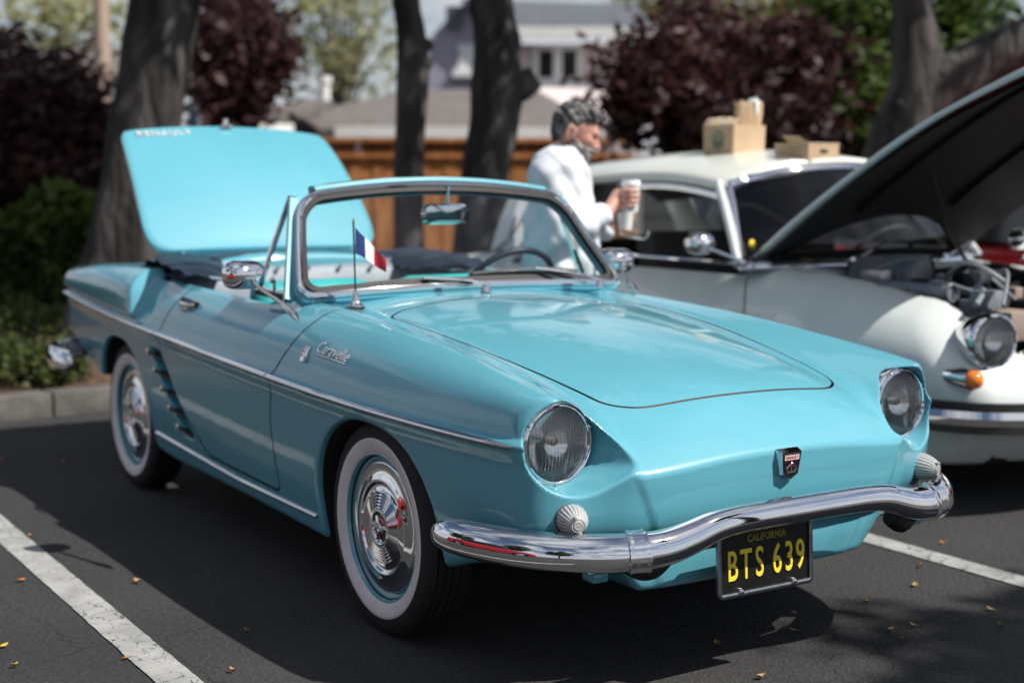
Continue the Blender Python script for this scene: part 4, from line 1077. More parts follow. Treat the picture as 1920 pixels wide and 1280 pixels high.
# rounded middle of the nose with a dark rubber edge
pod = MB(); V_, F_ = lathe([(.0, .085), (.25, .080), (.6, .058), (.85, .020), (.97, -.03), (1.0, -.09)], 40, 'x'); V_ = [(v[0]+.075-.25*(v[1]*.43)**2, v[1]*.43, v[2]*.125+.590) for v in V_]
pod.add(V_, F_); pod.build('nose_panel', noise_mat('pod_paint', [(.46, .52, .46), (.52, .58, .52)], scale=5, rough=.3, coat=.7), DS)
rg = [(.055-.25*(.44*math.cos(a))**2, .44*math.cos(a), .131*math.sin(a)+.590) for a in np.linspace(0, 2*math.pi, 61)[:-1]]
mb = MB(); mb.add(*sweep(rg, circ(.009, 8), up=(1, 0, 0), closed=True)); mb.build('nose_seal', DARKM, DS)
# bumper
bp2 = [(.195, 0), (.19, .25), (.165, .45), (.115, .62), (.03, .75), (-.10, .835), (-.26, .87), (-.36, .875)]
P_ = curve3([(a, -b, .385) for a, b in bp2[:0:-1]]+[(a, b, .385) for a, b in bp2], 5)
mb = MB(); mb.add(*sweep(P_, [(-.01, -.045), (.028, -.038), (.040, -.008), (.046, .010), (.034, .036), (-.01, .045)])); b2 = mb.build('front_bumper', CHROME, DS, auto=25)
mb = MB(); mb.add(*sweep([p+np.array([.0, 0, -.030]) for p in P_], [(0, -.022), (.036, -.018), (.036, .012), (0, .016)])); mb.build('bumper_rubber', mat('bumper_grey', (.05, .048, .05), .4, .5), b2, auto=25)
mb = MB(); mb.add(*sweep([p+np.array([.004, 0, .054]) for p in P_], [(-.02, -.012), (.010, -.012), (.010, .010), (-.02, .010)])); mb.build('bumper_gap', DARKM, b2, auto=25)
# wheels
def simple_wheel(par, x, y, r, rz):
    w2 = empty('wheel', (x, y, r), rz, par)
    mb = MB(); mb.add(*lathe([(.19, .06), (.24, .07), (r-.03, .072), (r, .05), (r, -.05), (r-.03, -.072), (.24, -.072), (.19, -.06)], 40)); mb.build('tyre', TYRE, w2)
    mb = MB(); mb.add(*lathe([(.20, -.056), (.185, -.06), (.17, -.05), (.12, -.068), (.06, -.08), (0, -.083)], 40)); mb.build('hubcap', CHROME, w2)
    return w2
for x in (-.80, -3.90):
    for sgn in (-1, 1): simple_wheel(DS, x, sgn*.74, .325, 0 if sgn < 0 else math.pi)
# mirrors
for (hd, ft) in (((-1.46, -.885, .992), (-1.27, -.80, .915)), ((-.92, .66, 1.0), (-.94, .69, .90))):
    MM = empty('door_mirror', (0, 0, 0), 0, DS); hd, ft = np.array(hd), np.array(ft)
    mb = MB(); V_, F_ = lathe([(.0, .050), (.03, .044), (.052, .026), (.060, .0), (.058, -.03), (.0, -.032)], 24, 'x'); V_ = [(v[0], v[1]*1.35, v[2]*.92) for v in V_]
    mb.add(*xform((V_, F_), Matrix.Translation(hd))); mb.build('mirror_shell', CHROME, MM)
    mb = MB(); mb.add(*tube([hd+np.array([.03, .01, -.02]), ft], .008)); mb.add(*lathe([(.0, .012), (.012, .008), (.018, -.006)], 12, 'z', tuple(ft))); mb.build('mirror_arm', CHROME, MM)
# inside: seats, steering wheel; engine bay contents
for y in (-.36, .36):
    S = empty('seat', (0, y, 0), 0, DS)
    for nm, c, s, r in (('backrest', (-2.15, 0, .72), (.16, .56, .60), -12), ('cushion', (-1.88, 0, .46), (.52, .56, .16), 5)):
        mb = MB(); mb.add(*xform(box(0, 0, 0, *s, .05), Matrix.Translation(c) @ Matrix.Rotation(R_(r), 4, 'Y'))); mb.build(nm, mat('dark_cloth', (.03, .028, .026), .9) if y < 0 and nm == 'backrest' else bpy.data.materials['dark_cloth'], S)
cw = np.array([-1.56, .36, .90]); nv = np.array([-.75, 0, .66]); e1 = np.array([0, 1, 0]); e2 = np.cross(nv, e1)
SW2 = empty('steering_wheel', (0, 0, 0), 0, DS)
mb = MB(); mb.add(*sweep([cw+.2*(math.cos(a)*e1+math.sin(a)*e2) for a in np.linspace(0, 2*math.pi, 37)[:-1]], circ(.012, 8), ups=[nv]*36, closed=True)); mb.build('wheel_rim', BLACKM, SW2)
mb = MB(); mb.add(*tube([cw, cw+.2*e2], .010)); mb.add(*tube([cw, cw+np.array([.3, 0, -.2])], .02)); mb.build('wheel_spoke', BLACKM, SW2)
mb = MB(); mb.add(*sweep(curve3([(-1.33, -.74, .90), (-1.27, -.4, .925), (-1.24, 0, .93), (-1.27, .4, .925), (-1.33, .74, .90)], 5), circ(.05, 10, .03))); mb.build('dashboard', BLACKM, DS)
def drum(name, p0, p1, r, m, n=24, ribs=0):
    p0, p1 = np.array(p0, float), np.array(p1, float); L_ = np.linalg.norm(p1-p0); pr = [(0, 0), (r*.9, 0), (r, .012)]
    for k in range(ribs):
        a = .012+(L_-.024)*(k+.35)/ribs; pr += [(r, a), (r*.93, a+.006), (r*.93, a+.018), (r, a+.024)]
    pr += [(r, L_-.012), (r*.9, L_), (0, L_)]
    q = Vector(p1-p0).normalized().to_track_quat('Z', 'Y').to_matrix().to_4x4(); q.translation = Vector(p0)
    mb = MB(); mb.add(*xform(lathe(pr, n, 'z'), q)); return mb.build(name, m, DS, auto=35)
drum('air_cleaner', (-1.12, -.24, .83), (-.80, -.16, .85), .105, GREYM, ribs=3)
P_ = curve3([(-.95, -.34, .82), (-.80, -.45, .825), (-.58, -.485, .825), (-.38, -.485, .825)], 6)
mb = MB(); mb.add(*tube(P_, .032, 14)); ip = mb.build('intake_pipe', GREYM, DS)
mb = MB(); mb.add(*lathe([(.026, -.01), (.034, -.008), (.041, .008), (.038, .012), (.030, .010), (.026, -.02)], 20, 'x', tuple(P_[-1]))); mb.build('pipe_mouth', mat('pipe_alloy', (.45, .46, .48), .35, .9), ip)
drum('reservoir', (-.35, .05, .62), (-.35, .05, .84), .075, mat('reservoir_white', (.55, .53, .48), .4))
drum('generator', (-.42, -.05, .70), (-.20, -.02, .70), .07, BLACKM, ribs=2)
drum('spare_tyre', (-.02, .0, .50), (-.12, .0, .52), .30, TYRE, 40)
mb = MB(); mb.add(*box(-.62, .12, .62, .70, .50, .34, .03)); mb.build('engine_block', BLACKM, DS)
mb = MB(); mb.add(*box(-1.02, -.38, .76, .16, .22, .16, .02)); mb.build('battery_box', GREYM, DS)
mb = MB(); mb.add(*box(-.22, -.32, .70, .14, .16, .12, .015)); mb.build('fuse_box', mat('box_tan', (.30, .24, .20), .6), DS)
for k, (a, b, c) in enumerate((((-.9, -.1, .86), (-.6, .1, .90), (-.3, .0, .80)), ((-.8, .2, .80), (-.5, .3, .86), (-.2, .2, .76)), ((-1.0, -.3, .84), (-.8, -.45, .80), (-.5, -.42, .74)))):
    mb = MB(); mb.add(*tube(curve3([a, b, c], 8), .014)); mb.build('hose', BLACKM, DS)
rgE = random.Random(9)
for k in range(18):
    a = np.array([rgE.uniform(-1.05, -.3), rgE.uniform(-.45, .4), rgE.uniform(.78, .90)]); b = a+np.array([rgE.uniform(.1, .35), rgE.uniform(-.2, .2), rgE.uniform(-.08, .04)]); c = (a+b)/2+np.array([0, rgE.uniform(-.1, .1), rgE.uniform(.02, .10)])
    mb = MB(); mb.add(*tube(curve3([a, c, b], 7), rgE.uniform(.006, .016))); mb.build('hose', [BLACKM, GREYM, bpy.data.materials['pipe_alloy']][k % 3], DS)
for k in range(18):
    c = (rgE.uniform(-1.0, -.15), rgE.uniform(-.45, .35), rgE.uniform(.74, .85)); mb = MB(); mb.add(*box(*c, rgE.uniform(.05, .12), rgE.uniform(.05, .12), rgE.uniform(.05, .1), .008)); mb.build('engine_fitting', [BLACKM, GREYM, bpy.data.materials['pipe_alloy'], bpy.data.materials['box_tan']][k % 4], DS)
for k in range(2):
    mb = MB(); pv = np.array([-1.10, -.30+.62*k, .915]); mb.add(*tube([pv, pv+np.array([-.09, .30, .07])], .006)); mb.add(*lathe([(0, .02), (.012, .015), (.015, 0)], 12, 'z', tuple(pv))); mb.build('wiper', CHROME, DS)
mb = MB(); mb.add(*lathe([(.0, 0), (.018, 0), (.021, .003), (.0, .004)], 20, 'x')); V_ = [(v[0]-1.335, v[1]-.70, v[2]*1.25+.985) for v in mb.V]
mobj('windscreen_sticker', V_, mb.F, mat('sticker_yellow', (.75, .55, .02), .5), DS)
# ------------------------------------------------------------------ ground
def asphalt():
    m = mat('asphalt', (.04, .04, .042), .88); nt = m.node_tree; b = nt.nodes['Principled BSDF']
    t = nt.nodes.new('ShaderNodeTexCoord')
    def noise(s, d=6):
        n = nt.nodes.new('ShaderNodeTexNoise'); n.inputs['Scale'].default_value = s; n.inputs['Detail'].default_value = d; nt.links.new(t.outputs['Object'], n.inputs['Vector']); return n
    big, fine, agg = noise(.9), noise(55, 4), nt.nodes.new('ShaderNodeTexVoronoi')
    agg.inputs['Scale'].default_value = 95; nt.links.new(t.outputs['Object'], agg.inputs['Vector'])
    r1 = nt.nodes.new('ShaderNodeValToRGB'); r1.color_ramp.elements[0].color = (.027, .027, .029, 1); r1.color_ramp.elements[1].color = (.046, .045, .045, 1)
    r1.color_ramp.elements[0].position = .3; r1.color_ramp.elements[1].position = .7; nt.links.new(big.outputs[0], r1.inputs[0])
    # hairline cracks in the sealed surface
    cv = nt.nodes.new('ShaderNodeTexVoronoi'); cv.feature = 'DISTANCE_TO_EDGE'; cv.inputs['Scale'].default_value = 1.6; wn_ = noise(3.0, 8); wm = nt.nodes.new('ShaderNodeMixRGB'); wm.inputs[0].default_value = .25
    nt.links.new(t.outputs['Object'], wm.inputs[1]); nt.links.new(wn_.outputs['Color'], wm.inputs[2]); nt.links.new(wm.outputs[0], cv.inputs['Vector'])
    cl = nt.nodes.new('ShaderNodeMapRange'); cl.inputs[1].default_value = .0; cl.inputs[2].default_value = .006; cl.inputs[3].default_value = .45; cl.inputs[4].default_value = 1.0; nt.links.new(cv.outputs['Distance'], cl.inputs[0])
    mxx = nt.nodes.new('ShaderNodeMixRGB'); mxx.blend_type = 'MULTIPLY'; mxx.inputs[0].default_value = .75
    r2 = nt.nodes.new('ShaderNodeValToRGB'); r2.color_ramp.elements[0].position = .32; r2.color_ramp.elements[0].color = (.55, .55, .55, 1); r2.color_ramp.elements[1].position = .72; r2.color_ramp.elements[1].color = (1.25, 1.24, 1.22, 1)
    cm_ = nt.nodes.new('ShaderNodeMixRGB'); cm_.blend_type = 'MULTIPLY'; cm_.inputs[0].default_value = 1.0; nt.links.new(r1.outputs[0], cm_.inputs[1]); nt.links.new(cl.outputs[0], cm_.inputs[2])
    nt.links.new(fine.outputs[0], r2.inputs[0]); nt.links.new(cm_.outputs[0], mxx.inputs[1]); nt.links.new(r2.outputs[0], mxx.inputs[2])
    # pale grit
    gn = noise(140, 2); r3 = nt.nodes.new('ShaderNodeValToRGB'); r3.color_ramp.elements[0].position = .70; r3.color_ramp.elements[1].position = .76
    nt.links.new(gn.outputs[0], r3.inputs[0]); mx2 = nt.nodes.new('ShaderNodeMixRGB'); mx2.inputs[2].default_value = (.17, .165, .155, 1)
    nt.links.new(r3.outputs[0], mx2.inputs[0]); nt.links.new(mxx.outputs[0], mx2.inputs[1]); nt.links.new(mx2.outputs[0], b.inputs['Base Color'])
    bp = nt.nodes.new('ShaderNodeBump'); bp.inputs['Strength'].default_value = .55; bp.inputs['Distance'].default_value = .006
    nt.links.new(agg.outputs[0], bp.inputs['Height']); nt.links.new(bp.outputs[0], b.inputs['Normal'])
    return m
gr = mobj('ground', [(-900, -900, 0), (900, -900, 0), (900, 900, 0), (-900, 900, 0)], [(0, 1, 2, 3)], asphalt(), smooth=False); tag(gr, kind='structure')
LINEM = noise_mat('worn_line_paint', [(.27, .27, .26), (.38, .38, .365)], scale=9, detail=8, rough=.8)
nt = LINEM.node_tree; b_ = nt.nodes['Principled BSDF']; tcn = nt.nodes.new('ShaderNodeTexCoord')
vo = nt.nodes.new('ShaderNodeTexVoronoi'); vo.feature = 'DISTANCE_TO_EDGE'; vo.inputs['Scale'].default_value = 17
dn = nt.nodes.new('ShaderNodeTexNoise'); dn.inputs['Scale'].default_value = 12; dn.inputs['Detail'].default_value = 6
vm = nt.nodes.new('ShaderNodeMixRGB'); vm.inputs[0].default_value = .12; nt.links.new(tcn.outputs['Object'], vm.inputs[1]); nt.links.new(dn.outputs['Color'], vm.inputs[2]); nt.links.new(tcn.outputs['Object'], dn.inputs['Vector'])
nt.links.new(vm.outputs[0], vo.inputs['Vector'])
pn = nt.nodes.new('ShaderNodeTexNoise'); pn.inputs['Scale'].default_value = 5; pn.inputs['Detail'].default_value = 7; nt.links.new(tcn.outputs['Object'], pn.inputs['Vector'])
mm = nt.nodes.new('ShaderNodeMath'); mm.operation = 'MULTIPLY_ADD'; mm.inputs[1].default_value = -.09; mm.inputs[2].default_value = .062; nt.links.new(pn.outputs[0], mm.inputs[0])
lt = nt.nodes.new('ShaderNodeMath'); lt.operation = 'LESS_THAN'; nt.links.new(vo.outputs['Distance'], lt.inputs[0]); nt.links.new(mm.outputs[0], lt.inputs[1])
old = b_.inputs['Base Color'].links[0].from_socket; mixc = nt.nodes.new('ShaderNodeMixRGB'); mixc.inputs[2].default_value = (.05, .05, .05, 1)
nt.links.new(lt.outputs[0], mixc.inputs[0]); nt.links.new(old, mixc.inputs[1]); nt.links.new(mixc.outputs[0], b_.inputs['Base Color'])
rnd = random.Random(3)
for yc in (-3.89, -1.315, 1.275, 3.87, 6.46):
    V_ = []; n = 160
    for i in range(n+1):
        x = -4.05+5.45*i/n
        V_ += [(x, yc-.052+rnd.uniform(-.0018, .0018), .004), (x, yc+.052+rnd.uniform(-.0018, .0018), .004)]
    o = mobj('parking_line', V_, [(2*i, 2*i+2, 2*i+3, 2*i+1) for i in range(n)], LINEM, smooth=False); tag(o, kind='structure')
# kerb stones and planting bed behind
KERB = noise_mat('concrete', [(.085, .080, .072), (.15, .142, .13)], scale=6, detail=8, rough=.9, bump=.4, bscale=40)  # dirty grey concrete, also darkened in place of the shade over the kerb
rz = math.atan2(.10, 1.0)
kb = empty('kerb', (-4.22, -.35, 0), rz); tag(kb, kind='structure')
for i in range(12):
    mb = MB(); mb.add(*box(-.09, -5.0+1.22*i+.6, .055, .18, 1.212, .15, .018)); mb.build('kerb_stone', KERB, kb)
MULCH = noise_mat('bark_mulch', [(.030, .018, .012), (.11, .065, .04), (.20, .13, .085)], scale=28, detail=9, rough=.95, bump=1.0, bscale=45, bdist=.03)
M_ = Matrix.Translation((-4.22, -.35, 0)) @ Matrix.Rotation(rz, 4, 'Z')
V_ = [tuple(M_ @ Vector(p)) for p in ((-.178, -12, .10), (-.178, 16, .10), (-9, 16, .16), (-9, -12, .16))]
tag(mobj('planting_bed', V_, [(0, 1, 2, 3)], MULCH, smooth=False), kind='structure')

# ------------------------------------------------------------------ plants
def leaf_mat(name, cols, scale=1.2, trans=.35, rough=.5):
    m = noise_mat(name, cols, scale=scale, detail=4, rough=rough, pos=(.3, .7)); nt = m.node_tree; b = nt.nodes['Principled BSDF']
    o = nt.nodes['Material Output']; tr = nt.nodes.new('ShaderNodeBsdfTranslucent'); mi = nt.nodes.new('ShaderNodeMixShader'); mi.inputs[0].default_value = trans
    nt.links.new(b.inputs['Base Color'].links[0].from_socket, tr.inputs[0]); nt.links.new(b.outputs[0], mi.inputs[1]); nt.links.new(tr.outputs[0], mi.inputs[2]); nt.links.new(mi.outputs[0], o.inputs[0])
    return m
PLUM = leaf_mat('plum_leaves', [(.022, .009, .010), (.060, .022, .022), (.13, .060, .050)], .9)
GREEN = leaf_mat('green_leaves', [(.020, .040, .008), (.06, .10, .018), (.13, .18, .03)], 1.0)
OAKG = leaf_mat('shade_tree_leaves', [(.018, .035, .010), (.05, .085, .02)], .8)
HEDGEM = leaf_mat('hedge_leaves', [(.030, .065, .010), (.075, .13, .022), (.16, .22, .04)], 2.2)
WILLOW = leaf_mat('spring_leaves', [(.30, .31, .13), (.46, .45, .24)], .5, .5)
SHRUBM = leaf_mat('shrub_leaves', [(.035, .055, .012), (.09, .12, .028)], 3, .3)
BARK = noise_mat('grey_bark', [(.016, .014, .013), (.050, .046, .043), (.105, .098, .092)], scale=5, detail=9, rough=.95, bump=1.0, bscale=14, bdist=.09, stretch=(1, 1, .22))
TWIG = noise_mat('pale_twigs', [(.10, .085, .06), (.17, .15, .11)], scale=3, rough=.9)

def leaves_mesh(blobs, n, size, seed, clump=.25, flat=.0, per=26):
    """leaf cards gathered in clumps inside ellipsoids (cx,cy,cz,rx,ry,rz)"""
    rg = np.random.default_rng(seed); vol = np.array([b[3]*b[4]*b[5] for b in blobs])**.75; cnt = np.maximum(1, (n*vol/vol.sum())).astype(int)
    P = []
    for b, c in zip(blobs, cnt):
        k = max(1, c//per); d = rg.normal(size=(k, 3)); d /= np.linalg.norm(d, axis=1)[:, None]
        r = rg.uniform(.25, 1.0, k)**.5; cc = d*r[:, None]*np.array(b[3:6])+np.array(b[:3])
        s_ = clump*rg.uniform(.5, 1.4, k)
        P.append((np.repeat(cc, per, 0)+rg.normal(size=(k*per, 3))*np.repeat(s_, per)[:, None]*np.array([.5, .5, .42])))
    P = np.concatenate(P); m = len(P)
    a = rg.normal(size=(m, 3)); a[:, 2] *= .6; a /= np.linalg.norm(a, axis=1)[:, None]
    b = rg.normal(size=(m, 3)); b -= a*(a*b).sum(1)[:, None]; b /= np.linalg.norm(b, axis=1)[:, None]
    s = size*rg.uniform(.6, 1.35, m)[:, None]; nn = np.cross(a, b)*s*.18
    V = np.stack([P-a*s, P+b*s*.5+nn, P+a*s, P-b*s*.5+nn], 1).reshape(-1, 3)
    F = np.arange(4*m).reshape(-1, 4)
    return V, F
def fast_mesh(name, V, F, m, parent=None, smooth=False):
    me = bpy.data.meshes.new(name); V = np.asarray(V, np.float32); F = np.asarray(F, np.int32)
    me.vertices.add(len(V)); me.vertices.foreach_set('co', V.ravel()); me.loops.add(F.size); me.loops.foreach_set('vertex_index', F.ravel())
    me.polygons.add(len(F)); me.polygons.foreach_set('loop_start', np.arange(0, F.size, F.shape[1], dtype=np.int32))
    me.update(calc_edges=True); me.validate(); me.materials.append(m)
    if smooth: me.polygons.foreach_set('use_smooth', np.ones(len(F), bool))
    return link(bpy.data.objects.new(name, me), parent)
def trunk_mesh(P, R, seed=0, n=18, rough=.035):
    """tapered trunk along points P with radii R and a lumpy surface"""
    rg = np.random.default_rng(seed); path = curve3(P, 8); rad = curve3([(r, 0, 0) for r in R], 8)[:, 0]; V = []; ph = rg.uniform(0, 6.28, 6)
    for i, (p, r) in enumerate(zip(path, rad)):
        for j in range(n):
            a = 2*math.pi*j/n; k = 1+rough*(math.sin(3*a+ph[0]+.25*i)+.7*math.sin(5*a+ph[1]-.4*i)+.6*math.sin(2*a+ph[2]+.6*i))
            V.append((p[0]+r*k*math.cos(a), p[1]+r*k*math.sin(a), p[2]))
    m = len(path); F = [(i*n+j, i*n+(j+1) % n, (i+1)*n+(j+1) % n, (i+1)*n+j) for i in range(m-1) for j in range(n)]
    return V, F
def limb_mesh(P, R, n=10):
    path = curve3(P, 6); rad = curve3([(r, 0, 0) for r in R], 6)[:, 0]
    return sweep(path, circ(1, n), scale=rad, up=(.3, .2, 1) if abs(path[-1][2]-path[0][2]) < .8*np.linalg.norm(path[-1]-path[0]) else (1, .2, 0))
RZB = math.atan2(_Rt[1], _Rt[0])          # direction of the photograph's width on the ground
def gpt(px, dep): p = at_depth(px, 640, dep); return np.array([p[0], p[1], 0.0])
def hz_(px, py, dep): return at_depth(px, py, dep)[2]

# four shade trees in the bed behind the cars
def shade_tree(label, base, P, R, limbs, crown, seed, knots=()):
    t = empty('shade_tree', tuple(base)); tag(t, label, 'tree', 'shade trees along the planting bed')
    V_, F_ = trunk_mesh(P, R, seed); tr = mobj('trunk', V_, F_, BARK, t)
    for (LP_, LR_) in limbs:
        mb = MB(); mb.add(*limb_mesh(LP_, LR_)); mb.build('limb', BARK, t)
    for (c, r) in knots:
        mb = MB(); V2, F2 = lathe([(0, r*.9), (r*.5, r*.8), (r*.9, r*.35), (r, 0), (r*.8, -r*.5), (0, -r*.7)], 14, 'z', c); mb.add(V2, F2); mb.build('knot', BARK, tr)
    V_, F_ = leaves_mesh(crown, 5200, .11, seed+10, clump=.5); fast_mesh('crown', V_, F_, OAKG, t)
    return t
def trunk_from_px(pts, dep, base_px):
    """pts: (px centre, py, width px); returns base, local points and radii"""
    b = gpt(base_px, dep); P = []; R = []
    for px, py, w in pts:
        q = at_depth(px, py, dep); P.append(q-b); R.append(w*dep/FPX/2)
    return b, P, R
b1, P1, R1 = trunk_from_px([(195, 640, 200), (212, 560, 165), (228, 480, 146), (250, 370, 136), (272, 244, 130), (292, 110, 132), (310, -10, 134), (330, -200, 130), (345, -420, 110)], 9.4, 195)
P1[0][2] = 0
shade_tree('thick grey trunk leaning behind the raised turquoise lid', b1, P1, R1,
           [([P1[-2], P1[-1]+np.array([.5, -.3, .6]), P1[-1]+np.array([1.2, -.8, 1.5])], [.18, .13, .06]), ([P1[-2], P1[-1]+np.array([-.5, .3, .8]), P1[-1]+np.array([-1.1, .9, 1.8])], [.18, .13, .06])],
           [(P1[-1][0]+.2, P1[-1][1], 5.6, 2.6, 2.6, 1.3), (P1[-1][0]-1.2, P1[-1][1]+1, 6.4, 2.2, 2.2, 1.2)], 21)
b2, P2, R2 = trunk_from_px([(765, 700, 76), (766, 560, 62), (767, 400, 56), (770, 250, 57), (773, 130, 60), (770, 60, 54), (761, -5, 53), (750, -150, 50), (742, -330, 44)], 10.3, 765)
P2[0][2] = 0
shade_tree('slim dark trunk, thinnest of the grey trunks', b2, P2, R2, [([P2[-2], P2[-1]+np.array([.4, .3, .8]), P2[-1]+np.array([.9, .9, 1.6])], [.1, .07, .03])],
           [(P2[-1][0], P2[-1][1], 5.9, 2.0, 2.0, 1.2)], 22, knots=[(tuple(P2[5]+np.array([.55, .84, 0])*.10+np.array([0, 0, -.1])), .065), (tuple(P2[4]+np.array([.55, .84, 0])*.09+np.array([0, 0, .03])), .06)])
b3, P3, R3 = trunk_from_px([(880, 720, 130), (888, 600, 106), (897, 480, 98), (908, 330, 92), (923, 250, 94), (934, 170, 98), (931, 90, 88), (926, 40, 84), (920, -10, 82), (905, -170, 78), (890, -330, 66)], 10.3, 885)
P3[0][2] = 0
shade_tree('broad trunk with a pruned stub, standing beside the slim dark trunk', b3, P3, R3, [([P3[5], P3[5]+np.array([.55, .84, 0])*.16+np.array([0, 0, .03]), P3[5]+np.array([.55, .84, 0])*.27+np.array([0, 0, .10])], [.13, .115, .085])],
           [(P3[-1][0], P3[-1][1], 5.8, 2.3, 2.3, 1.3)], 23)
b4, P4, R4 = trunk_from_px([(1640, 640, 175), (1655, 480, 150), (1672, 330, 135), (1695, 240, 118), (1722, 150, 104), (1714, 70, 88), (1708, 0, 70), (1700, -140, 64), (1690, -300, 54)], 9.6, 1640)
P4[0][2] = 0
rt = np.array([_Rt[0], _Rt[1], 0])
shade_tree('forked trunk with a heavy limb reaching over the pale saloon', b4, P4, R4,
           [([P4[3]+np.array([0, 0, .05]), P4[4]+rt*.22+np.array([0, 0, .0]), P4[4]+rt*.50+np.array([0, 0, .16]), P4[4]+rt*.95+np.array([0, 0, .38]), P4[4]+rt*1.6+np.array([0, 0, .85]), P4[4]+rt*2.1+np.array([0, 0, 1.7]), P4[4]+rt*2.4+np.array([0, 0, 2.9])], [.19, .19, .165, .155, .125, .08, .03])],
           [(P4[-1][0], P4[-1][1], 5.2, 2.3, 2.3, 1.2), (P4[-1][0]+rt[0]*2, P4[-1][1]+rt[1]*2, 5.0, 2.0, 2.0, 1.1)], 24)

# purple-leaved plums
def plum(label, px, dep, blobs, n, seed, stem=True, size=.075):
    b = gpt(px, dep); t = empty('plum_tree', tuple(b)); tag(t, label, 'tree', 'purple-leaved plum trees')
    L = []
    for (bx, by, rpx, rpy, dd) in blobs:                     # blob centres and radii in photo pixels at that depth
        q = at_depth(bx, by, dep+dd)-b; k = (dep+dd)/FPX; L.append((q[0], q[1], q[2], rpx*k, rpx*k*1.0, rpy*k))
    V_, F_ = leaves_mesh(L, n, size, seed, clump=.30); fast_mesh('crown', V_, F_, PLUM, t)
    top = max(l[2] for l in L); mid = np.array([L[0][0], L[0][1], top*.7])
    V_, F_ = trunk_mesh([(0, 0, 0), tuple(mid*np.array([.4, .4, .5])), tuple(mid)], [.12, .09, .05], seed, 12); mobj('trunk', V_, F_, BARK, t)
    for k in range(6):
        l = L[k % len(L)]; mb = MB(); mb.add(*limb_mesh([tuple(mid*np.array([.4, .4, .5])), tuple((np.array(l[:3])+mid)/2), (l[0]+l[3]*.4*math.cos(k), l[1]+l[4]*.4*math.sin(k), l[2]+l[5]*.5)], [.05, .035, .012], 8)); mb.build('limb', BARK, t)
    return t
plum('dark plum tree spreading over the clipped hedge', 60, 13.0, [(40, 250, 165, 110, 0), (120, 190, 70, 80, .6), (15, 150, 70, 80, 1), (60, 330, 130, 60, -.3), (150, 290, 50, 70, .2)], 8200, 31)
plum('plum tree between the leaning trunk and the spring-green tree', 440, 16.0, [(440, 120, 75, 100, 0), (470, 60, 60, 70, .5), (430, 210, 60, 50, 0), (400, 60, 45, 90, .8), (490, 110, 45, 60, 0)], 5600, 32)
plum('widest plum tree, behind the man and the cardboard boxes', 1330, 13.5, [(1230, 170, 110, 110, 0), (1350, 190, 130, 110, .5), (1450, 140, 110, 110, .8), (1290, 80, 70, 60, 1), (1400, 260, 160, 60, -.4), (1520, 170, 70, 110, 1)], 10500, 33)

# green trees beyond the saloon, spring-green tree, hedge
def leafy_tree(label, px, dep, blobs, n, m, seed, size=.08, clump=.35, name='leafy_tree', tw=.14):
    b = gpt(px, dep); t = empty(name, tuple(b)); tag(t, label, 'tree')
    L = []
    for (bx, by, rpx, rpy, dd) in blobs:
        q = at_depth(bx, by, dep+dd)-b; k = (dep+dd)/FPX; L.append((q[0], q[1], q[2], rpx*k, rpx*k, rpy*k))
    V_, F_ = leaves_mesh(L, n, size, seed, clump=clump); fast_mesh('crown', V_, F_, m, t)
    mid = np.array([L[0][0], L[0][1], L[0][2]])
    V_, F_ = trunk_mesh([(0, 0, 0), tuple(mid*np.array([.3, .3, .5])), tuple(mid)], [tw, tw*.7, tw*.3], seed, 12); mobj('trunk', V_, F_, BARK, t)
    return t, L
leafy_tree('bright green leafy tree behind the forked trunk', 1600, 15.0, [(1590, 90, 90, 110, 0), (1640, 200, 80, 90, -.5), (1560, 230, 60, 70, 0), (1620, 20, 80, 50, .5), (1800, 30, 60, 50, 0)], 8000, GREEN, 41)
leafy_tree('sunlit green bush beside the propped bonnet', 1850, 12.5, [(1850, 170, 110, 70, 0), (1910, 120, 60, 60, .4), (1780, 240, 70, 50, 0), (1880, 330, 90, 110, 0)], 7000, GREEN, 42, name='garden_bush', tw=.08)
t, L = leafy_tree('tall spring-green tree with bare twigs behind the house', 640, 42.0, [(640, 60, 95, 100, 0), (590, 120, 60, 70, 0), (690, 110, 55, 80, 0), (640, -40, 110, 60, 0)], 1300, WILLOW, 43, size=.16, clump=.9, tw=.3)
rg = random.Random(5)
for k in range(26):
    mb = MB(); l = L[k % len(L)]; e = (l[0]+rg.uniform(-1, 1)*l[3], l[1]+rg.uniform(-1, 1)*l[4]*.5, l[2]+rg.uniform(.0, 1)*l[5])
    m0 = (L[0][0]*.5+rg.uniform(-.3, .3), L[0][1]*.5, L[0][2]*rg.uniform(.35, .6)); mb.add(*limb_mesh([m0, ((m0[0]+e[0])/2+rg.uniform(-.2, .2), (m0[1]+e[1])/2, (m0[2]+e[2])/2+.5), e], [.10, .05, .02], 6)); mb.build('twig', TWIG, t)
leafy_tree('olive-green treetop behind the lavender house', 1330, 48.0, [(1250, 10, 90, 40, 0), (1400, 30, 110, 45, 0), (1530, 10, 90, 60, 0), (1660, 20, 80, 50, 0)], 3500, leaf_mat('olive_leaves', [(.10, .10, .03), (.22, .19, .07)], .5), 44, size=.2, clump=.9)
leafy_tree('pale green tree behind the leaning trunk', 190, 30.0, [(180, 60, 110, 110, 0), (300, 120, 60, 80, 0), (60, 30, 90, 60, 0), (180, 190, 60, 60, 0)], 1500, WILLOW, 45, size=.13, clump=.7, tw=.25)
leafy_tree('round green tree beyond the red car', 2250, 16.0, [(2250, 150, 170, 150, 0), (2380, 220, 120, 120, .4), (2130, 230, 120, 110, 0), (2250, 330, 190, 80, 0)], 7000, OAKG, 46, size=.11, clump=.45)
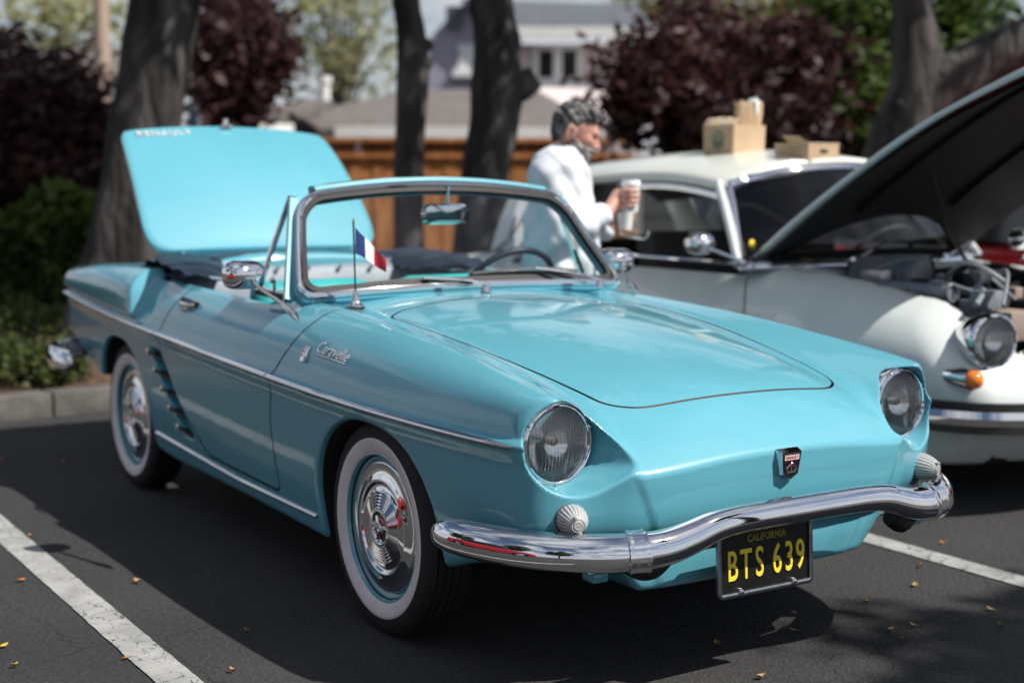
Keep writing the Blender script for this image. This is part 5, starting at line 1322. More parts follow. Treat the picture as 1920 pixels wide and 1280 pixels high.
leafy_tree('tall green tree past the end of the row of cars', 2700, 18.0, [(2700, 120, 200, 200, 0), (2850, 240, 160, 140, .4), (2550, 260, 150, 120, 0), (2700, 340, 220, 90, 0)], 7000, OAKG, 47, size=.12, clump=.5)
# clipped hedge
hd = empty('hedge', tuple(gpt(60, 12.0)), RZB); tag(hd, 'clipped dark green hedge at the end of the planting bed', 'hedge')
rgn = np.random.default_rng(8); nh = 14000
P_ = np.stack([rgn.uniform(-4.6, .62, nh), rgn.uniform(-.1, 1.0, nh)**1.0, rgn.uniform(.05, 1.0, nh)**.8*1.12], -1)
P_[:, 2] += .10*np.sin(P_[:, 0]*3.1)+.06*np.sin(P_[:, 0]*7.7)
face = rgn.random(nh) < .6; P_[face, 1] = rgn.normal(-.05, .07, face.sum())
a = rgn.normal(size=(nh, 3)); a /= np.linalg.norm(a, axis=1)[:, None]; b = rgn.normal(size=(nh, 3)); b -= a*(a*b).sum(1)[:, None]; b /= np.linalg.norm(b, axis=1)[:, None]
s = .055*rgn.uniform(.6, 1.4, nh)[:, None]
fast_mesh('foliage', np.stack([P_-a*s, P_+b*s*.55, P_+a*s, P_-b*s*.55], 1).reshape(-1, 3), np.arange(4*nh).reshape(-1, 4), HEDGEM, hd)
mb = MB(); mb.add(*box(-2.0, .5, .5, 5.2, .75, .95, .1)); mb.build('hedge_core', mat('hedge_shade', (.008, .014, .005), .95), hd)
# low plants in the bed
rg = random.Random(12)
GV = []; GF = []; nb_ = 0
for k, (px, py, r, n) in enumerate(((30, 600, .24, 260), (95, 610, .20, 200), (20, 690, .22, 220), (75, 700, .25, 260), (150, 600, .22, 180), (120, 690, .16, 140), (-60, 640, .3, 220), (30, 555, .2, 130))):
    p = on(px, py+22, 2, .11); V_, F_ = leaves_mesh([(p[0], p[1], p[2]+r*.5, r, r, r*.5)], n*3, .028, 50+k, clump=.09, per=12); GV.append(V_); GF.append(F_+nb_); nb_ += len(V_)
tag(fast_mesh('ground_cover', np.concatenate(GV), np.concatenate(GF), SHRUBM), 'low bright green ground cover growing in the bark mulch bed', 'ground cover', kind='stuff')

# ------------------------------------------------------------------ fence, houses, pole
WOOD = noise_mat('cedar_boards', [(.33, .12, .035), (.46, .19, .06), (.58, .27, .10)], scale=3, detail=7, rough=.8, stretch=(3, 3, .5))
DF = 17.5; fz = hz_(800, 262, DF)
fo = gpt(610, DF); fe = empty('board_fence', tuple(fo), RZB); tag(fe, 'reddish cedar board fence with a lattice top below the low roof', 'fence')
Lf = (1090-610)*DF/FPX; kf = DF/FPX; x = -1.6
k = 0
while x < Lf+.6:
    h = fz-.20; mb = MB(); mb.add(*box(x, 0, h/2, .135, .02, h)); o = mb.build('board', WOOD, fe, smooth=False, auto=None); o.location = (0, .012*(k % 2), 0); x += .142; k += 1
for zz in (fz-.20, fz-.01):
    mb = MB(); mb.add(*box(Lf/2-.5, -.02, zz, Lf+2.2, .06, .05)); mb.build('rail', WOOD, fe, smooth=False)
for q in range(int((Lf+2.2)/.09)):
    mb = MB(); mb.add(*box(-1.6+q*.09, 0, fz-.105, .022, .015, .17)); mb.build('lattice_slat', WOOD, fe, smooth=False)
for q in range(5):
    mb = MB(); mb.add(*box(-1.4+q*1.15, .04, fz/2, .09, .09, fz+.04)); mb.build('post', WOOD, fe, smooth=False)
STUCCO = noise_mat('lavender_stucco', [(.30, .28, .36), (.35, .33, .41)], scale=3, rough=.9, bump=.2, bscale=60)
PINKS = noise_mat('pale_pink_stucco', [(.62, .54, .53), (.68, .60, .59)], scale=3, rough=.9, bump=.2, bscale=60)
SHING = noise_mat('brown_shingle', [(.115, .10, .092), (.17, .15, .14)], scale=5, detail=8, rough=.95, bump=.5, bscale=30)
SHINGB = noise_mat('blue_grey_shingle', [(.075, .085, .10), (.11, .12, .14)], scale=3, rough=.9)
WHITE = noise_mat('white_trim', [(.72, .72, .70), (.78, .78, .76)], scale=6, rough=.6)
DARKGL = mat('dark_pane', (.02, .022, .028), .06, spec=.8)
BROWNW = noise_mat('brown_wall', [(.10, .065, .045), (.14, .09, .06)], scale=4, rough=.9)
# low house with hipped shingle roof
DH = 23.0; kh = DH/FPX; h0 = gpt(520, DH); H = empty('low_house', tuple(h0), RZB); tag(H, 'low house with brown hipped shingle roof and white eaves', 'house')
def lx(px): return (px-520)*kh
ze = hz_(800, 246, DH); zr = hz_(800, 168, DH+3.0)
mb = MB(); mb.add(*box((lx(470)+lx(1120))/2, 3.2, ze/2, lx(1120)-lx(470), 6, ze)); mb.build('wall', BROWNW, H, smooth=False)
def slab(name, pts, m, par, t=.12):
    n = len(pts); V_ = [tuple(p) for p in pts]+[(p[0], p[1], p[2]-t) for p in pts]
    mobj(name, V_, [tuple(range(n)), tuple(range(2*n-1, n-1, -1))]+[(i, n+i, n+(i+1) % n, (i+1) % n) for i in range(n)], m, par, smooth=False)
slab('roof', [(lx(440), -.5, ze), (lx(1130), -.5, ze), (lx(1010), 3.4, zr), (lx(760), 3.4, zr)], SHING, H)
slab('roof', [(lx(440), -.5, ze), (lx(760), 3.4, zr), (lx(440), 7, ze)], SHING, H)
slab('roof', [(lx(1130), -.5, ze), (lx(1130), 7, ze), (lx(1010), 3.4, zr)], SHING, H)
# wing whose hip meets the main roof
slab('roof', [(lx(505), -2.6, ze-.03), (lx(640), -.62, ze+.42), (lx(560), .8, ze+.55), (lx(420), -.6, ze-.03)], SHING, H)
mb = MB(); mb.add(*box((lx(640)+lx(1130))/2, -.55, ze-.05, lx(1130)-lx(640), .06, .17)); mb.build('fascia', WHITE, H, smooth=False)
mb = MB(); mb.add(*sweep([(lx(430), -1.6, ze-.09), (lx(545), -2.6, ze-.09), (lx(590), -2.0, ze-.06)], [(-.02, -.08), (.02, -.08), (.02, .08), (-.02, .08)])); mb.build('fascia', WHITE, H, smooth=False)
mb = MB(); mb.add(*lathe([(0, 0), (.09, 0), (.09, .35), (.12, .36), (.12, .46), (0, .47)], 14, 'z', (lx(605), .6, ze+.42))); mb.build('roof_vent', WHITE, H)
mb = MB(); mb.add(*tube([(lx(680), -.5, ze-.05), (lx(680), -.35, ze-.4), (lx(672), -.1, ze-.9), (lx(672), -.1, .3)], .045)); mb.build('downpipe', WHITE, H)
# lavender two-storey house behind
D2 = 33.0; k2 = D2/FPX; g0 = gpt(800, D2); G = empty('two_storey_house', tuple(g0), RZB); tag(G, 'lavender two-storey house with white framed windows and blue-grey roof', 'house')
def l2(px): return (px-800)*k2
def z2(py, d=0): return hz_(950, py, D2+d)
zg = z2(62)
mobj('wall', [(l2(805), 0, 0), (l2(968), 0, 0), (l2(968), 0, z2(85)), (l2(905), 0, z2(22)), (l2(872), 0, z2(14)), (l2(805), 0, z2(80)), (l2(805), 6, 0), (l2(805), 6, z2(80))], [(0, 1, 2, 3, 4, 5), (6, 0, 5, 7)], STUCCO, G, smooth=False)
mb = MB(); mb.add(*box((l2(968)+l2(1200))/2, 2.2, z2(88)/2, l2(1200)-l2(968), 4.2, z2(88))); mb.build('wall', PINKS, G, smooth=False)
slab('roof', [(l2(868), -.4, z2(10)), (l2(895), -.4, z2(14)), (l2(975), -.4, z2(84)), (l2(975), 6, z2(84)), (l2(895), 6, z2(14))], SHINGB, G, .15)
slab('roof', [(l2(940), -.5, z2(62)), (l2(1230), -.5, z2(66)), (l2(1200), 3, z2(16, 3)), (l2(930), 3, z2(10, 3))], SHINGB, G, .15)
mb = MB(); mb.add(*box((l2(955)+l2(1235))/2, -.45, z2(72), l2(1235)-l2(955), .2, (z2(62)-z2(82)))); mb.build('eave_board', WHITE, G, smooth=False)
slab('roof', [(l2(1000), -1.6, z2(212)), (l2(1210), -1.6, z2(230)), (l2(1210), .05, z2(165)), (l2(1010), .05, z2(160))], PINKS, G, .2)
def window(x0, x1, y0, y1, par, dy=-.03, bars=1):
    w = empty('window', ((l2(x0)+l2(x1))/2, dy, (z2(y0)+z2(y1))/2), 0, par); W_, H_ = l2(x1)-l2(x0), z2(y0)-z2(y1)
    mobj('pane', [(-W_/2, .0, -H_/2), (W_/2, .0, -H_/2), (W_/2, .0, H_/2), (-W_/2, .0, H_/2)], [(0, 1, 2, 3)], DARKGL, w, smooth=False)
    for nm, b in (('frame', box(0, -.03, H_/2, W_+.2, .1, .12)), ('frame', box(0, -.03, -H_/2, W_+.2, .1, .12)), ('frame', box(-W_/2, -.03, 0, .12, .1, H_)), ('frame', box(W_/2, -.03, 0, .12, .1, H_)), ('frame', box(0, -.035, 0, .2, .1, H_))):
        mb = MB(); mb.add(*b); mb.build(nm, WHITE, w, smooth=False)
    mb = MB(); mb.add(*box(0, -.08, -H_/2-.14, W_+.4, .2, .16)); mb.build('sill', WHITE, w, smooth=False)
window(1003, 1082, 94, 155, G, dy=.06)
window(866, 884, 95, 132, G)
mb = MB(); mb.add(*box(l2(852), -.06, z2(42), .35, .08, .5)); mb.build('gable_vent', SHINGB, G, smooth=False)
# wooden utility pole
up = empty('utility_pole', tuple(gpt(207, 20.0))); tag(up, 'pale weathered wooden utility pole behind the plum tree', 'pole')
mb = MB(); mb.add(*lathe([(.115, 0), (.105, 4), (.09, 9), (0, 9.02)], 16, 'z')); mb.build('mast', noise_mat('weathered_wood', [(.36, .26, .20), (.48, .37, .30)], scale=4, rough=.9, stretch=(4, 4, .3)), up)
mb = MB(); mb.add(*xform(box(0, 0, 8.2, 2.2, .1, .12), Matrix.Rotation(RZB+.4, 4, 'Z'))); mb.build('crossarm', bpy.data.materials['weathered_wood'], up)
# white shed wall glimpsed behind the pole
sh_ = empty('white_shed', tuple(gpt(185, 24.0)), RZB); tag(sh_, 'white shed partly hidden behind the utility pole', 'shed')
mb = MB(); mb.add(*box(0, 1, 1.5, 1.3, 2, 3.0)); mb.build('wall', WHITE, sh_, smooth=False)
mobj('roof', [(-.8, -.2, 2.98), (.8, -.2, 2.98), (.8, 1, 3.5), (-.8, 1, 3.5), (-.8, 2.2, 2.98), (.8, 2.2, 2.98)], [(0, 1, 2, 3), (3, 2, 5, 4)], SHING, sh_, smooth=False)
# grey steel post among the plums
gp = empty('steel_post', tuple(gpt(372, 12.5))); tag(gp, 'slender blue-grey steel post beside the leaning trunk', 'post')
mb = MB(); mb.add(*lathe([(.04, 0), (.04, hz_(372, 205, 12.5)), (0, hz_(372, 203, 12.5))], 12, 'z')); mb.build('post_tube', mat('blue_grey_steel', (.16, .20, .26), .5, .3), gp)

# ------------------------------------------------------------------ street tree and cars outside the frame that shade and mirror in the scene
st = empty('street_tree', (6.95, 4.35, 0)); tag(st, 'young street tree at the aisle shading the asphalt', 'tree')
V_, F_ = trunk_mesh([(0, 0, 0), (.03, .02, 2.6), (-.05, .03, 5.2), (0, 0, 7.0)], [.14, .11, .08, .03], 61, 12); mobj('trunk', V_, F_, BARK, st)
V_, F_ = leaves_mesh([(0, 0, 7.0, 1.25, 1.15, .9), (.5, .3, 7.5, .9, .9, .7), (-.72, .35, 6.8, .55, .5, .45), (-.3, -.85, 6.9, .55, .45, .45)], 9000, .10, 62, clump=.32); fast_mesh('crown', V_, F_, OAKG, st)
for i, (x, y, s, lab) in enumerate(((-7.5, -13, 1.0, 'full green tree across the car park, level with the kerb'), (1.0, -17, 1.15, 'tallest green tree across the car park'), (8.5, -14.0, .95, 'green tree across the car park beyond the aisle'))):
    t = empty('car_park_tree', (x, y, 0), i*1.3); tag(t, lab, 'tree'); t.scale = (s, s, s)
    V_, F_ = trunk_mesh([(0, 0, 0), (.05, .03, 1.5), (0, .05, 3.2), (0, 0, 5)], [.2, .16, .12, .06], 70+i, 12); mobj('trunk', V_, F_, BARK, t)
    V_, F_ = leaves_mesh([(0, 0, 4.6, 2.6, 2.6, 1.9), (1.2, .6, 3.9, 1.6, 1.6, 1.2), (-1.3, -.4, 4.0, 1.5, 1.5, 1.2)], 5000, .15, 80+i, clump=.5); fast_mesh('crown', V_, F_, OAKG, t)

REDP = noise_mat('red_paint', [(.33, .010, .014), (.37, .014, .018)], scale=4, rough=.3, coat=1.0)
def red_car(label, loc, rzz):
    t = empty('red_car', loc, rzz); tag(t, label, 'car')
    def f(x, y, z):
        w = np.abs(y); zt = spline1([-4.2, -3.8, -3.0, -2.2, -1.4, -.8, -.2, .2], [.80, .88, .92, .92, .92, .90, .84, .74])(x)
        g = smax(smax(z-zt+.10*w**3, w-(.83-.35*np.maximum(.5-z, 0)**2-.25*np.maximum(z-.55, 0)**2), .12), (x-(.18-.35*w**3-.25*np.maximum(z-.5, 0)))*.9, .09)
        g = smax(smax(g, -4.15-x, .15), .2-z, .04); zz = np.maximum(z, .28)
        return smax(g, -np.maximum(np.minimum(arch(x, zz, -.7, .36, .28, .34, 2.2), arch(x, zz, -3.2, .36, .28, .34, 2.2)), .45-w), .015)
    V, N, F = surface_nets(f, np.arange(-4.25, .3, .05), np.arange(-.88, .881, .045), np.arange(.14, 1.02, .04)); mobj('body', V, F, REDP, t, N=N)
    V_ = []; prof = [(-.95, .66, .90), (-1.35, .60, 1.30), (-2.0, .58, 1.38), (-2.7, .57, 1.34), (-3.4, .62, .93)]
    mobj('window_glass', [(x_, s_*w, z_) for x_, w, z_ in prof for s_ in (-1, 1)], [(2*i, 2*i+1, 2*i+3, 2*i+2) for i in (0, 3)]+[(0, 2, 4, 6, 8), (9, 7, 5, 3, 1)], DARKGL, t, smooth=False)
    mb = MB(); rf = [(-1.33, .59, 1.305), (-1.6, .60, 1.37), (-2.0, .60, 1.40), (-2.4, .60, 1.39), (-2.72, .58, 1.345)]
    V_ = [(x_, w*u, z_+.02-.05*u*u) for x_, w, z_ in rf for u in (-1, -.5, 0, .5, 1)]; mobj('roof', V_, [(i*5+j, (i+1)*5+j, (i+1)*5+j+1, i*5+j+1) for i in range(4) for j in range(4)], REDP, t)
    for x_ in (-.7, -3.2):
        for s_ in (-1, 1): simple_wheel(t, x_, s_*.70, .31, 0 if s_ < 0 else math.pi)
    for s_ in (-1, 1):
        mb = MB(); mb.add(*lathe([(.085, -.03), (.09, 0), (.08, .02), (.04, .03), (0, .033)], 20, 'x', (.02, s_*.60, .62))); mb.build('headlight', CHROME, t)
    mb = MB(); mb.add(*sweep(curve3([(-.1, -.80, .40), (.10, -.66, .40), (.20, -.3, .40), (.21, 0, .40), (.20, .3, .40), (.10, .66, .40), (-.1, .80, .40)], 5), [(-.01, -.04), (.03, -.03), (.035, .02), (-.01, .04)])); mb.build('front_bumper', CHROME, t, auto=30)
    return t
red_car('red car parked in the bay beyond the pale saloon', (-.15, 5.25, 0), 0)
red_car('red car parked two bays from the turquoise convertible', (1.7, -4.9, 0), 0)

# ------------------------------------------------------------------ fallen leaves
LEAFM = [mat('leaf_'+n, c, .7) for n, c in (('ochre', (.42, .20, .04)), ('tan', (.36, .22, .10)), ('orange', (.45, .15, .02)), ('yellow', (.48, .34, .05)), ('green', (.20, .24, .06)))]
rg = random.Random(77)
spots = [(40, 1087, 2), (58, 1005, 0), (236, 1233, 0), (28, 1248, 3), (8, 1210, 3), (1625, 1128, 1), (1767, 1017, 2), (1727, 1061, 0), (1716, 1096, 1), (1568, 1146, 4), (1670, 1179, 1), (1712, 1174, 1), (1345, 1205, 1), (1427, 1269, 1), (1858, 1142, 1), (1876, 1174, 4), (1691, 1196, 0), (436, 1257, 1), (118, 864, 0), (258, 1090, 1), (3, 862, 2), (462, 1183, 1), (1488, 1181, 1)]
for i, (px, py, c) in enumerate(spots):
    p = on(px, py, 2, .006); L_ = rg.uniform(.010, .017); V_ = []; F_ = []
    for a in range(7):
        t = a/6; hw = .55*math.sin(math.pi*min(1, t*.93+.04))**.8
        for s_ in (-1, 0, 1): V_.append((L_*(2*t-1), L_*hw*s_, .010*(abs(s_)*.8+(2*t-1)**2*.6)*(.8 if i % 2 else .4)))
    F_ = [(a*3+b, (a+1)*3+b, (a+1)*3+b+1, a*3+b+1) for a in range(6) for b in range(2)]
    o = mobj('fallen_leaf', V_, F_, LEAFM[c]); o.location = p; o.rotation_euler = (rg.uniform(-.2, .2), rg.uniform(-.2, .2), rg.uniform(0, 6.28))
    tag(o, 'small %s dry fallen leaf lying on the asphalt' % ('ochre', 'tan', 'orange', 'yellow', 'green')[c], 'leaf', 'fallen leaves on the asphalt')
# ------------------------------------------------------------------ man with two cups, standing between the cars
SKIN = noise_mat('skin', [(.50, .25, .19), (.60, .33, .26)], scale=9, rough=.5)
SKIN.node_tree.nodes['Principled BSDF'].inputs['Subsurface Weight'].default_value = .08
HAIRM = noise_mat('grey_hair', [(.025, .024, .024), (.085, .082, .08), (.22, .21, .205)], scale=34, detail=8, rough=.75, bump=.5, bscale=90, bdist=.008)
BEARDM = noise_mat('grey_beard', [(.22, .19, .18), (.42, .40, .39)], scale=40, detail=7, rough=.8, bump=.6, bscale=120, bdist=.006)
SHIRT = noise_mat('white_cotton', [(.66, .68, .73), (.72, .74, .79)], scale=5, rough=.85, bump=.3, bscale=4, bdist=.04)
TROUS = noise_mat('dark_trousers', [(.022, .022, .028), (.04, .04, .048)], scale=20, rough=.9)
def rcone(P, a, b, ra, rb):
    a = np.array(a, float); b = np.array(b, float); d = b-a
    t = np.clip(((P[0]-a[0])*d[0]+(P[1]-a[1])*d[1]+(P[2]-a[2])*d[2])/(d@d), 0, 1)
    return np.sqrt((P[0]-a[0]-t*d[0])**2+(P[1]-a[1]-t*d[1])**2+(P[2]-a[2]-t*d[2])**2)-(ra+(rb-ra)*t)
def ell(P, c, r):
    q = np.sqrt(((P[0]-c[0])/r[0])**2+((P[1]-c[1])/r[1])**2+((P[2]-c[2])/r[2])**2); return (q-1)*min(r)
def chain(P, pts, rs, k=.01):
    g = None
    for i in range(len(pts)-1):
        d = rcone(P, pts[i], pts[i+1], rs[i], rs[i+1]); g = d if g is None else smin(g, d, k)
    return g
SH_R, EL_R, WR_R = (-.085, -.185, 1.315), (-.045, -.225, 1.035), (.150, -.075, 1.150)
SH_L, EL_L, WR_L = (-.085, .185, 1.315), (-.030, .225, 1.030), (.135, .095, 1.075)
CUP1, CUP2 = (.245, -.005, 1.150), (.205, .105, 1.065)            # centres of the cup bases
def torso(P, inf=0.0):
    a = ell(P, (-.075, 0, 1.17), (.125+inf, .185+inf, .25+inf)); b = ell(P, (-.065, 0, .95), (.130+inf, .170+inf, .22+inf))
    s = rcone(P, (-.085, -.15, 1.325), (-.085, .15, 1.325), .068+inf, .068+inf)
    return smin(smin(a, b, .10), s, .08)
def hand(P, wr, cup, sgn):
    """palm beside the cup, four fingers round its front, thumb round the other side"""
    cx, cy, cz = cup; zc = cz+.062; r = .043
    palm = smin(rcone(P, wr, (cx-.062, cy-.012*sgn, zc), .026, .030), ell(P, (cx-.052, cy-.014*sgn, zc), (.024, .022, .042)), .02)
    g = palm
    for i, (dz, L_) in enumerate(((.034, 1.9), (.012, 2.15), (-.010, 2.05), (-.031, 1.7))):
        pts = []
        for j in range(4):
            a = math.pi+(.35+L_*j/3)*sgn if sgn > 0 else math.pi-(.35+L_*j/3)*(-sgn)
            pts.append((cx+(r+.006)*math.cos(a), cy+(r+.006)*math.sin(a), zc+dz-.002*j))
        g = smin(g, chain(P, pts, [.0105, .0100, .0092, .0080], .004), .006)
    pts = [(cx-.050, cy-.010*sgn, zc+.018), (cx-.030, cy+.036*sgn*1.0, zc+.030), (cx+.004, cy+.047*sgn*1.0, zc+.038)]
    return smin(g, chain(P, pts, [.013, .011, .0088], .005), .008)
def head_d(P):
    th = R_(20); dx, dz = P[0]+.005, P[2]-1.505
    Q = (dx*math.cos(th)+dz*(-math.sin(th))*-1*-1, P[1], dx*math.sin(th)+dz*math.cos(th))
    Q = (dx*math.cos(th)-dz*math.sin(th), P[1], dx*math.sin(th)+dz*math.cos(th))
    Q = (dx*math.cos(-th)+dz*math.sin(-th), P[1], -dx*math.sin(-th)+dz*math.cos(-th))
    return Q
def head(P):
    Q = head_d(P)                                            # head frame: x face forward, z crown
    sk = ell(Q, (-.012, 0, .035), (.098, .077, .090)); fa = ell(Q, (.020, 0, -.035), (.074, .062, .085))
    jaw = rcone(Q, (.030, 0, -.070), (.062, 0, -.100), .050, .026)
    g = smin(smin(sk, fa, .04), jaw, .03)
    g = smin(g, rcone(Q, (.086, -.028, .020), (.086, .028, .020), .010, .010), .02)          # brow
    g = smin(g, chain(Q, [(.090, 0, .008), (.106, 0, -.020), (.114, 0, -.034)], [.008, .011, .0135], .006), .012)
    for s in (-1, 1):
        g = smin(g, ell(Q, (.104, s*.012, -.036), (.010, .009, .008)), .006)
        g = smin(g, ell(Q, (.066, s*.040, -.020), (.026, .022, .022)), .02)                  # cheek
        g = smax(g, -ell(Q, (.094, s*.031, .000), (.016, .018, .011)), .010)                 # eye socket
        g = smin(g, ell(Q, (.076, s*.031, -.001), (.013, .014, .012)), .003)                 # eyelid
        ear = smax(ell(Q, (-.012, s*.080, -.012), (.024, .011, .036)), -ell(Q, (-.006, s*.090, -.012), (.012, .008, .020)), .006)
        g = smin(g, ear, .008)
    g = smax(g, -ell(Q, (.092, 0, -.066), (.016, .024, .0045)), .006)                        # mouth
    g = smin(g, ell(Q, (.083, 0, -.076), (.012, .020, .007)), .006)
    return g
def man_skin(x, y, z):
    P = (x, y, z)
    g = smin(head(P), rcone(P, (-.055, 0, 1.33), (-.010, 0, 1.44), .060, .056), .03)
    g = smin(g, torso(P, -.012), .03)
    for (s, e, w, c, sg) in ((SH_R, EL_R, WR_R, CUP1, 1), (SH_L, EL_L, WR_L, CUP2, -1)):
        g = smin(g, smin(rcone(P, s, e, .052, .040), rcone(P, e, w, .040, .026), .02), .03); g = smin(g, hand(P, w, c, sg), .012)
    for s in (-1, 1):
        g = smin(g, smin(rcone(P, (-.05, s*.085, .88), (-.03, s*.095, .48), .080, .055), rcone(P, (-.03, s*.095, .48), (-.05, s*.10, .09), .055, .038), .02), .04)
        g = smin(g, rcone(P, (-.06, s*.10, .05), (.12, s*.12, .045), .042, .034), .03)
    return g
MAN = empty('person', (0, 0, 0)); MD = 6.37
mo = at_depth(1083, 247, MD); fdir = np.array([_Rt[0], _Rt[1]]); fa = math.atan2(fdir[1], fdir[0]) - R_(12)
MAN.location = (mo[0], mo[1], mo[2]-1.505); MAN.rotation_euler = (0, 0, fa)
mz = mo[2]-1.505
tag(MAN, 'grey-haired bearded man in a white jacket looking down at two white cups', 'person')
_a = lambda lo, hi, h: np.arange(lo, hi, h)
# fine grid for the head and hands, one mesh for the whole figure
xs = np.concatenate([_a(-.25, -.12, .014), _a(-.12, .31, .0062)]); ys = np.concatenate([_a(-.30, -.11, .012), _a(-.11, .17, .0062), _a(.17, .31, .012)])
zs = np.concatenate([_a(-.02, 1.03, .022), _a(1.03, 1.27, .0062), _a(1.27, 1.36, .012), _a(1.36, 1.66, .0062)])
V, N, F = surface_nets(man_skin, xs, ys, zs); V = V.copy(); low = V[:, 2] < .5; V[low, 2] = np.maximum(V[low, 2], 0)
if mz < 0: V[:, 2] = np.where(V[:, 2] < .9, .9-(.9-V[:, 2])*((.9+mz)/.9), V[:, 2])
else: V[:, 2] = np.where(V[:, 2] < .9, .9-(.9-V[:, 2])*((.9+mz)/.9), V[:, 2])
mobj('body', V, F, SKIN, MAN, N=N)
def hair(x, y, z):
    P = (x, y, z); Q = head_d(P)
    d = smin(ell(Q, (-.018, 0, .042), (.106, .083, .091)), ell(Q, (-.050, 0, -.015), (.060, .068, .075)), .03)
    n = .003*np.sin(71*x+13*y)*np.sin(63*y+29*z)+.003*np.sin(93*z+31*x)*np.sin(77*x-37*y)+.003*np.sin(150*x+90*z)*np.sin(140*y+17*x)
    cut = smax(.050-Q[2]+np.minimum(Q[0]-.03, 0)*1.15 + np.maximum(Q[0]-.05, 0)*1.3, (Q[0]-.085), .02)     # hairline: brow, then down behind the ear
    tuft = ell(Q, (.046, 0, .094), (.052, .066, .034))
    return smin(smax(d-n, cut, .012), tuft-n*1.1, .02)
V, N, F = surface_nets(hair, _a(-.16, .17, .0065), _a(-.12, .121, .0065), _a(1.36, 1.68, .0065)); mobj('hair', V, F, HAIRM, MAN, N=N)
def beard(x, y, z):
    P = (x, y, z); Q = head_d(P); h = head(P)
    n = .0025*np.sin(190*x+70*z)*np.sin(170*y+60*z)
    reg = smax(Q[2]+.046-.55*np.maximum(.055-Q[0], 0), -(Q[0]+.012), .01)
    reg = smax(reg, -ell(Q, (.100, 0, -.070), (.020, .026, .0075)), .004)
    return smax(smax(h-.009-n, reg, .01), -(h+.004), .002)
V, N, F = surface_nets(beard, _a(-.06, .14, .0062), _a(-.09, .091, .0062), _a(1.34, 1.52, .0062)); mobj('beard', V, F, BEARDM, MAN, N=N)
for s in (-1, 1):
    # dark slit of each lowered eye
    q = np.array([.0885, s*.031, -.005]); th = R_(20); p = (q[0]*math.cos(th)+q[2]*math.sin(th)-.005, q[1], -q[0]*math.sin(th)+q[2]*math.cos(th)+1.505)
    mb = MB(); V_, F_ = lathe([(0, .003), (.8, .002), (1, 0)], 12, 'x'); mb.add([(p[0]+v[0], p[1]+v[1]*.011, p[2]+v[2]*.0032) for v in V_], F_); mb.build('eye', mat('eye_dark', (.03, .02, .018), .3) if s < 0 else bpy.data.materials['eye_dark'], MAN)
def jacket(x, y, z):
    P = (x, y, z)
    wr = .007*np.sin(30*z+26*x+9*y)*np.sin(17*y+9*z+5*x)+.005*np.abs(np.sin(24*x+19*z+11*y))+.003*np.sin(55*z-40*x+20*y)
    g = torso(P, .020)
    g = smin(g, smax(ell(P, (-.065, 0, .90), (.165, .205, .30)), .74-z, .02), .06)
    for (s, e, w) in ((SH_R, EL_R, WR_R), (SH_L, EL_L, WR_L)):
        e2 = np.array(e); w2 = np.array(w); we = e2+(w2-e2)*.88
        g = smin(g, smin(rcone(P, s, e, .072, .057), rcone(P, e, tuple(we), .058, .045), .03), .045)
        g = smin(g, rcone(P, tuple(e2+(w2-e2)*.80), tuple(we), .047, .044), .01)
    g = g-wr
    col = smax(smax(rcone(P, (-.070, 0, 1.345), (-.035, 0, 1.405), .088, .084), -rcone(P, (-.070, 0, 1.33), (-.030, 0, 1.43), .074, .072), .006), -(1.352-z)-.085, .004)
    col = smax(col, z-1.425+.6*np.maximum(x+.02, 0), .006)
    g = smin(g, col, .012)
    g = smax(g, -smax(rcone(P, (-.055, 0, 1.33), (.0, 0, 1.47), .066, .070), 1.345-z, .01), .008)
    # open zip down the front
    return smax(g, -smax(np.abs(y)-.010, .055-x-.0*z, .006)*1.0-.004, .004)
V, N, F = surface_nets(jacket, _a(-.30, .20, .0095), _a(-.34, .341, .0095), _a(.60, 1.48, .0095)); mobj('jacket', V, F, SHIRT, MAN, N=N)
def trousers(x, y, z):
    P = (x, y, z); g = None
    for s in (-1, 1):
        d = smin(rcone(P, (-.05, s*.085, .88), (-.03, s*.095, .48), .100, .080), rcone(P, (-.03, s*.095, .48), (-.05, s*.10, .06), .080, .072), .02); g = d if g is None else smin(g, d, .03)
    g = smin(g, ell(P, (-.06, 0, .88), (.14, .18, .14)), .04); return smax(g, .03-z, .01)
V, N, F = surface_nets(trousers, _a(-.26, .2, .016), _a(-.26, .261, .016), _a(-.02, 1.06, .016)); V = V.copy()
V[:, 2] = np.where(V[:, 2] < .9, .9-(.9-V[:, 2])*((.9+mz)/.9), V[:, 2]); mobj('trousers', V, F, TROUS, MAN, N=N)
mb = MB(); mb.add(*sweep(curve3([(.020, -.030, 1.372), (.030, -.012, 1.345), (.036, 0, 1.325), (.030, .012, 1.345), (.020, .030, 1.372)], 4), circ(.008, 6, .012))); mb.build('shirt_collar', mat('teal_shirt', (.05, .30, .34), .8), MAN)
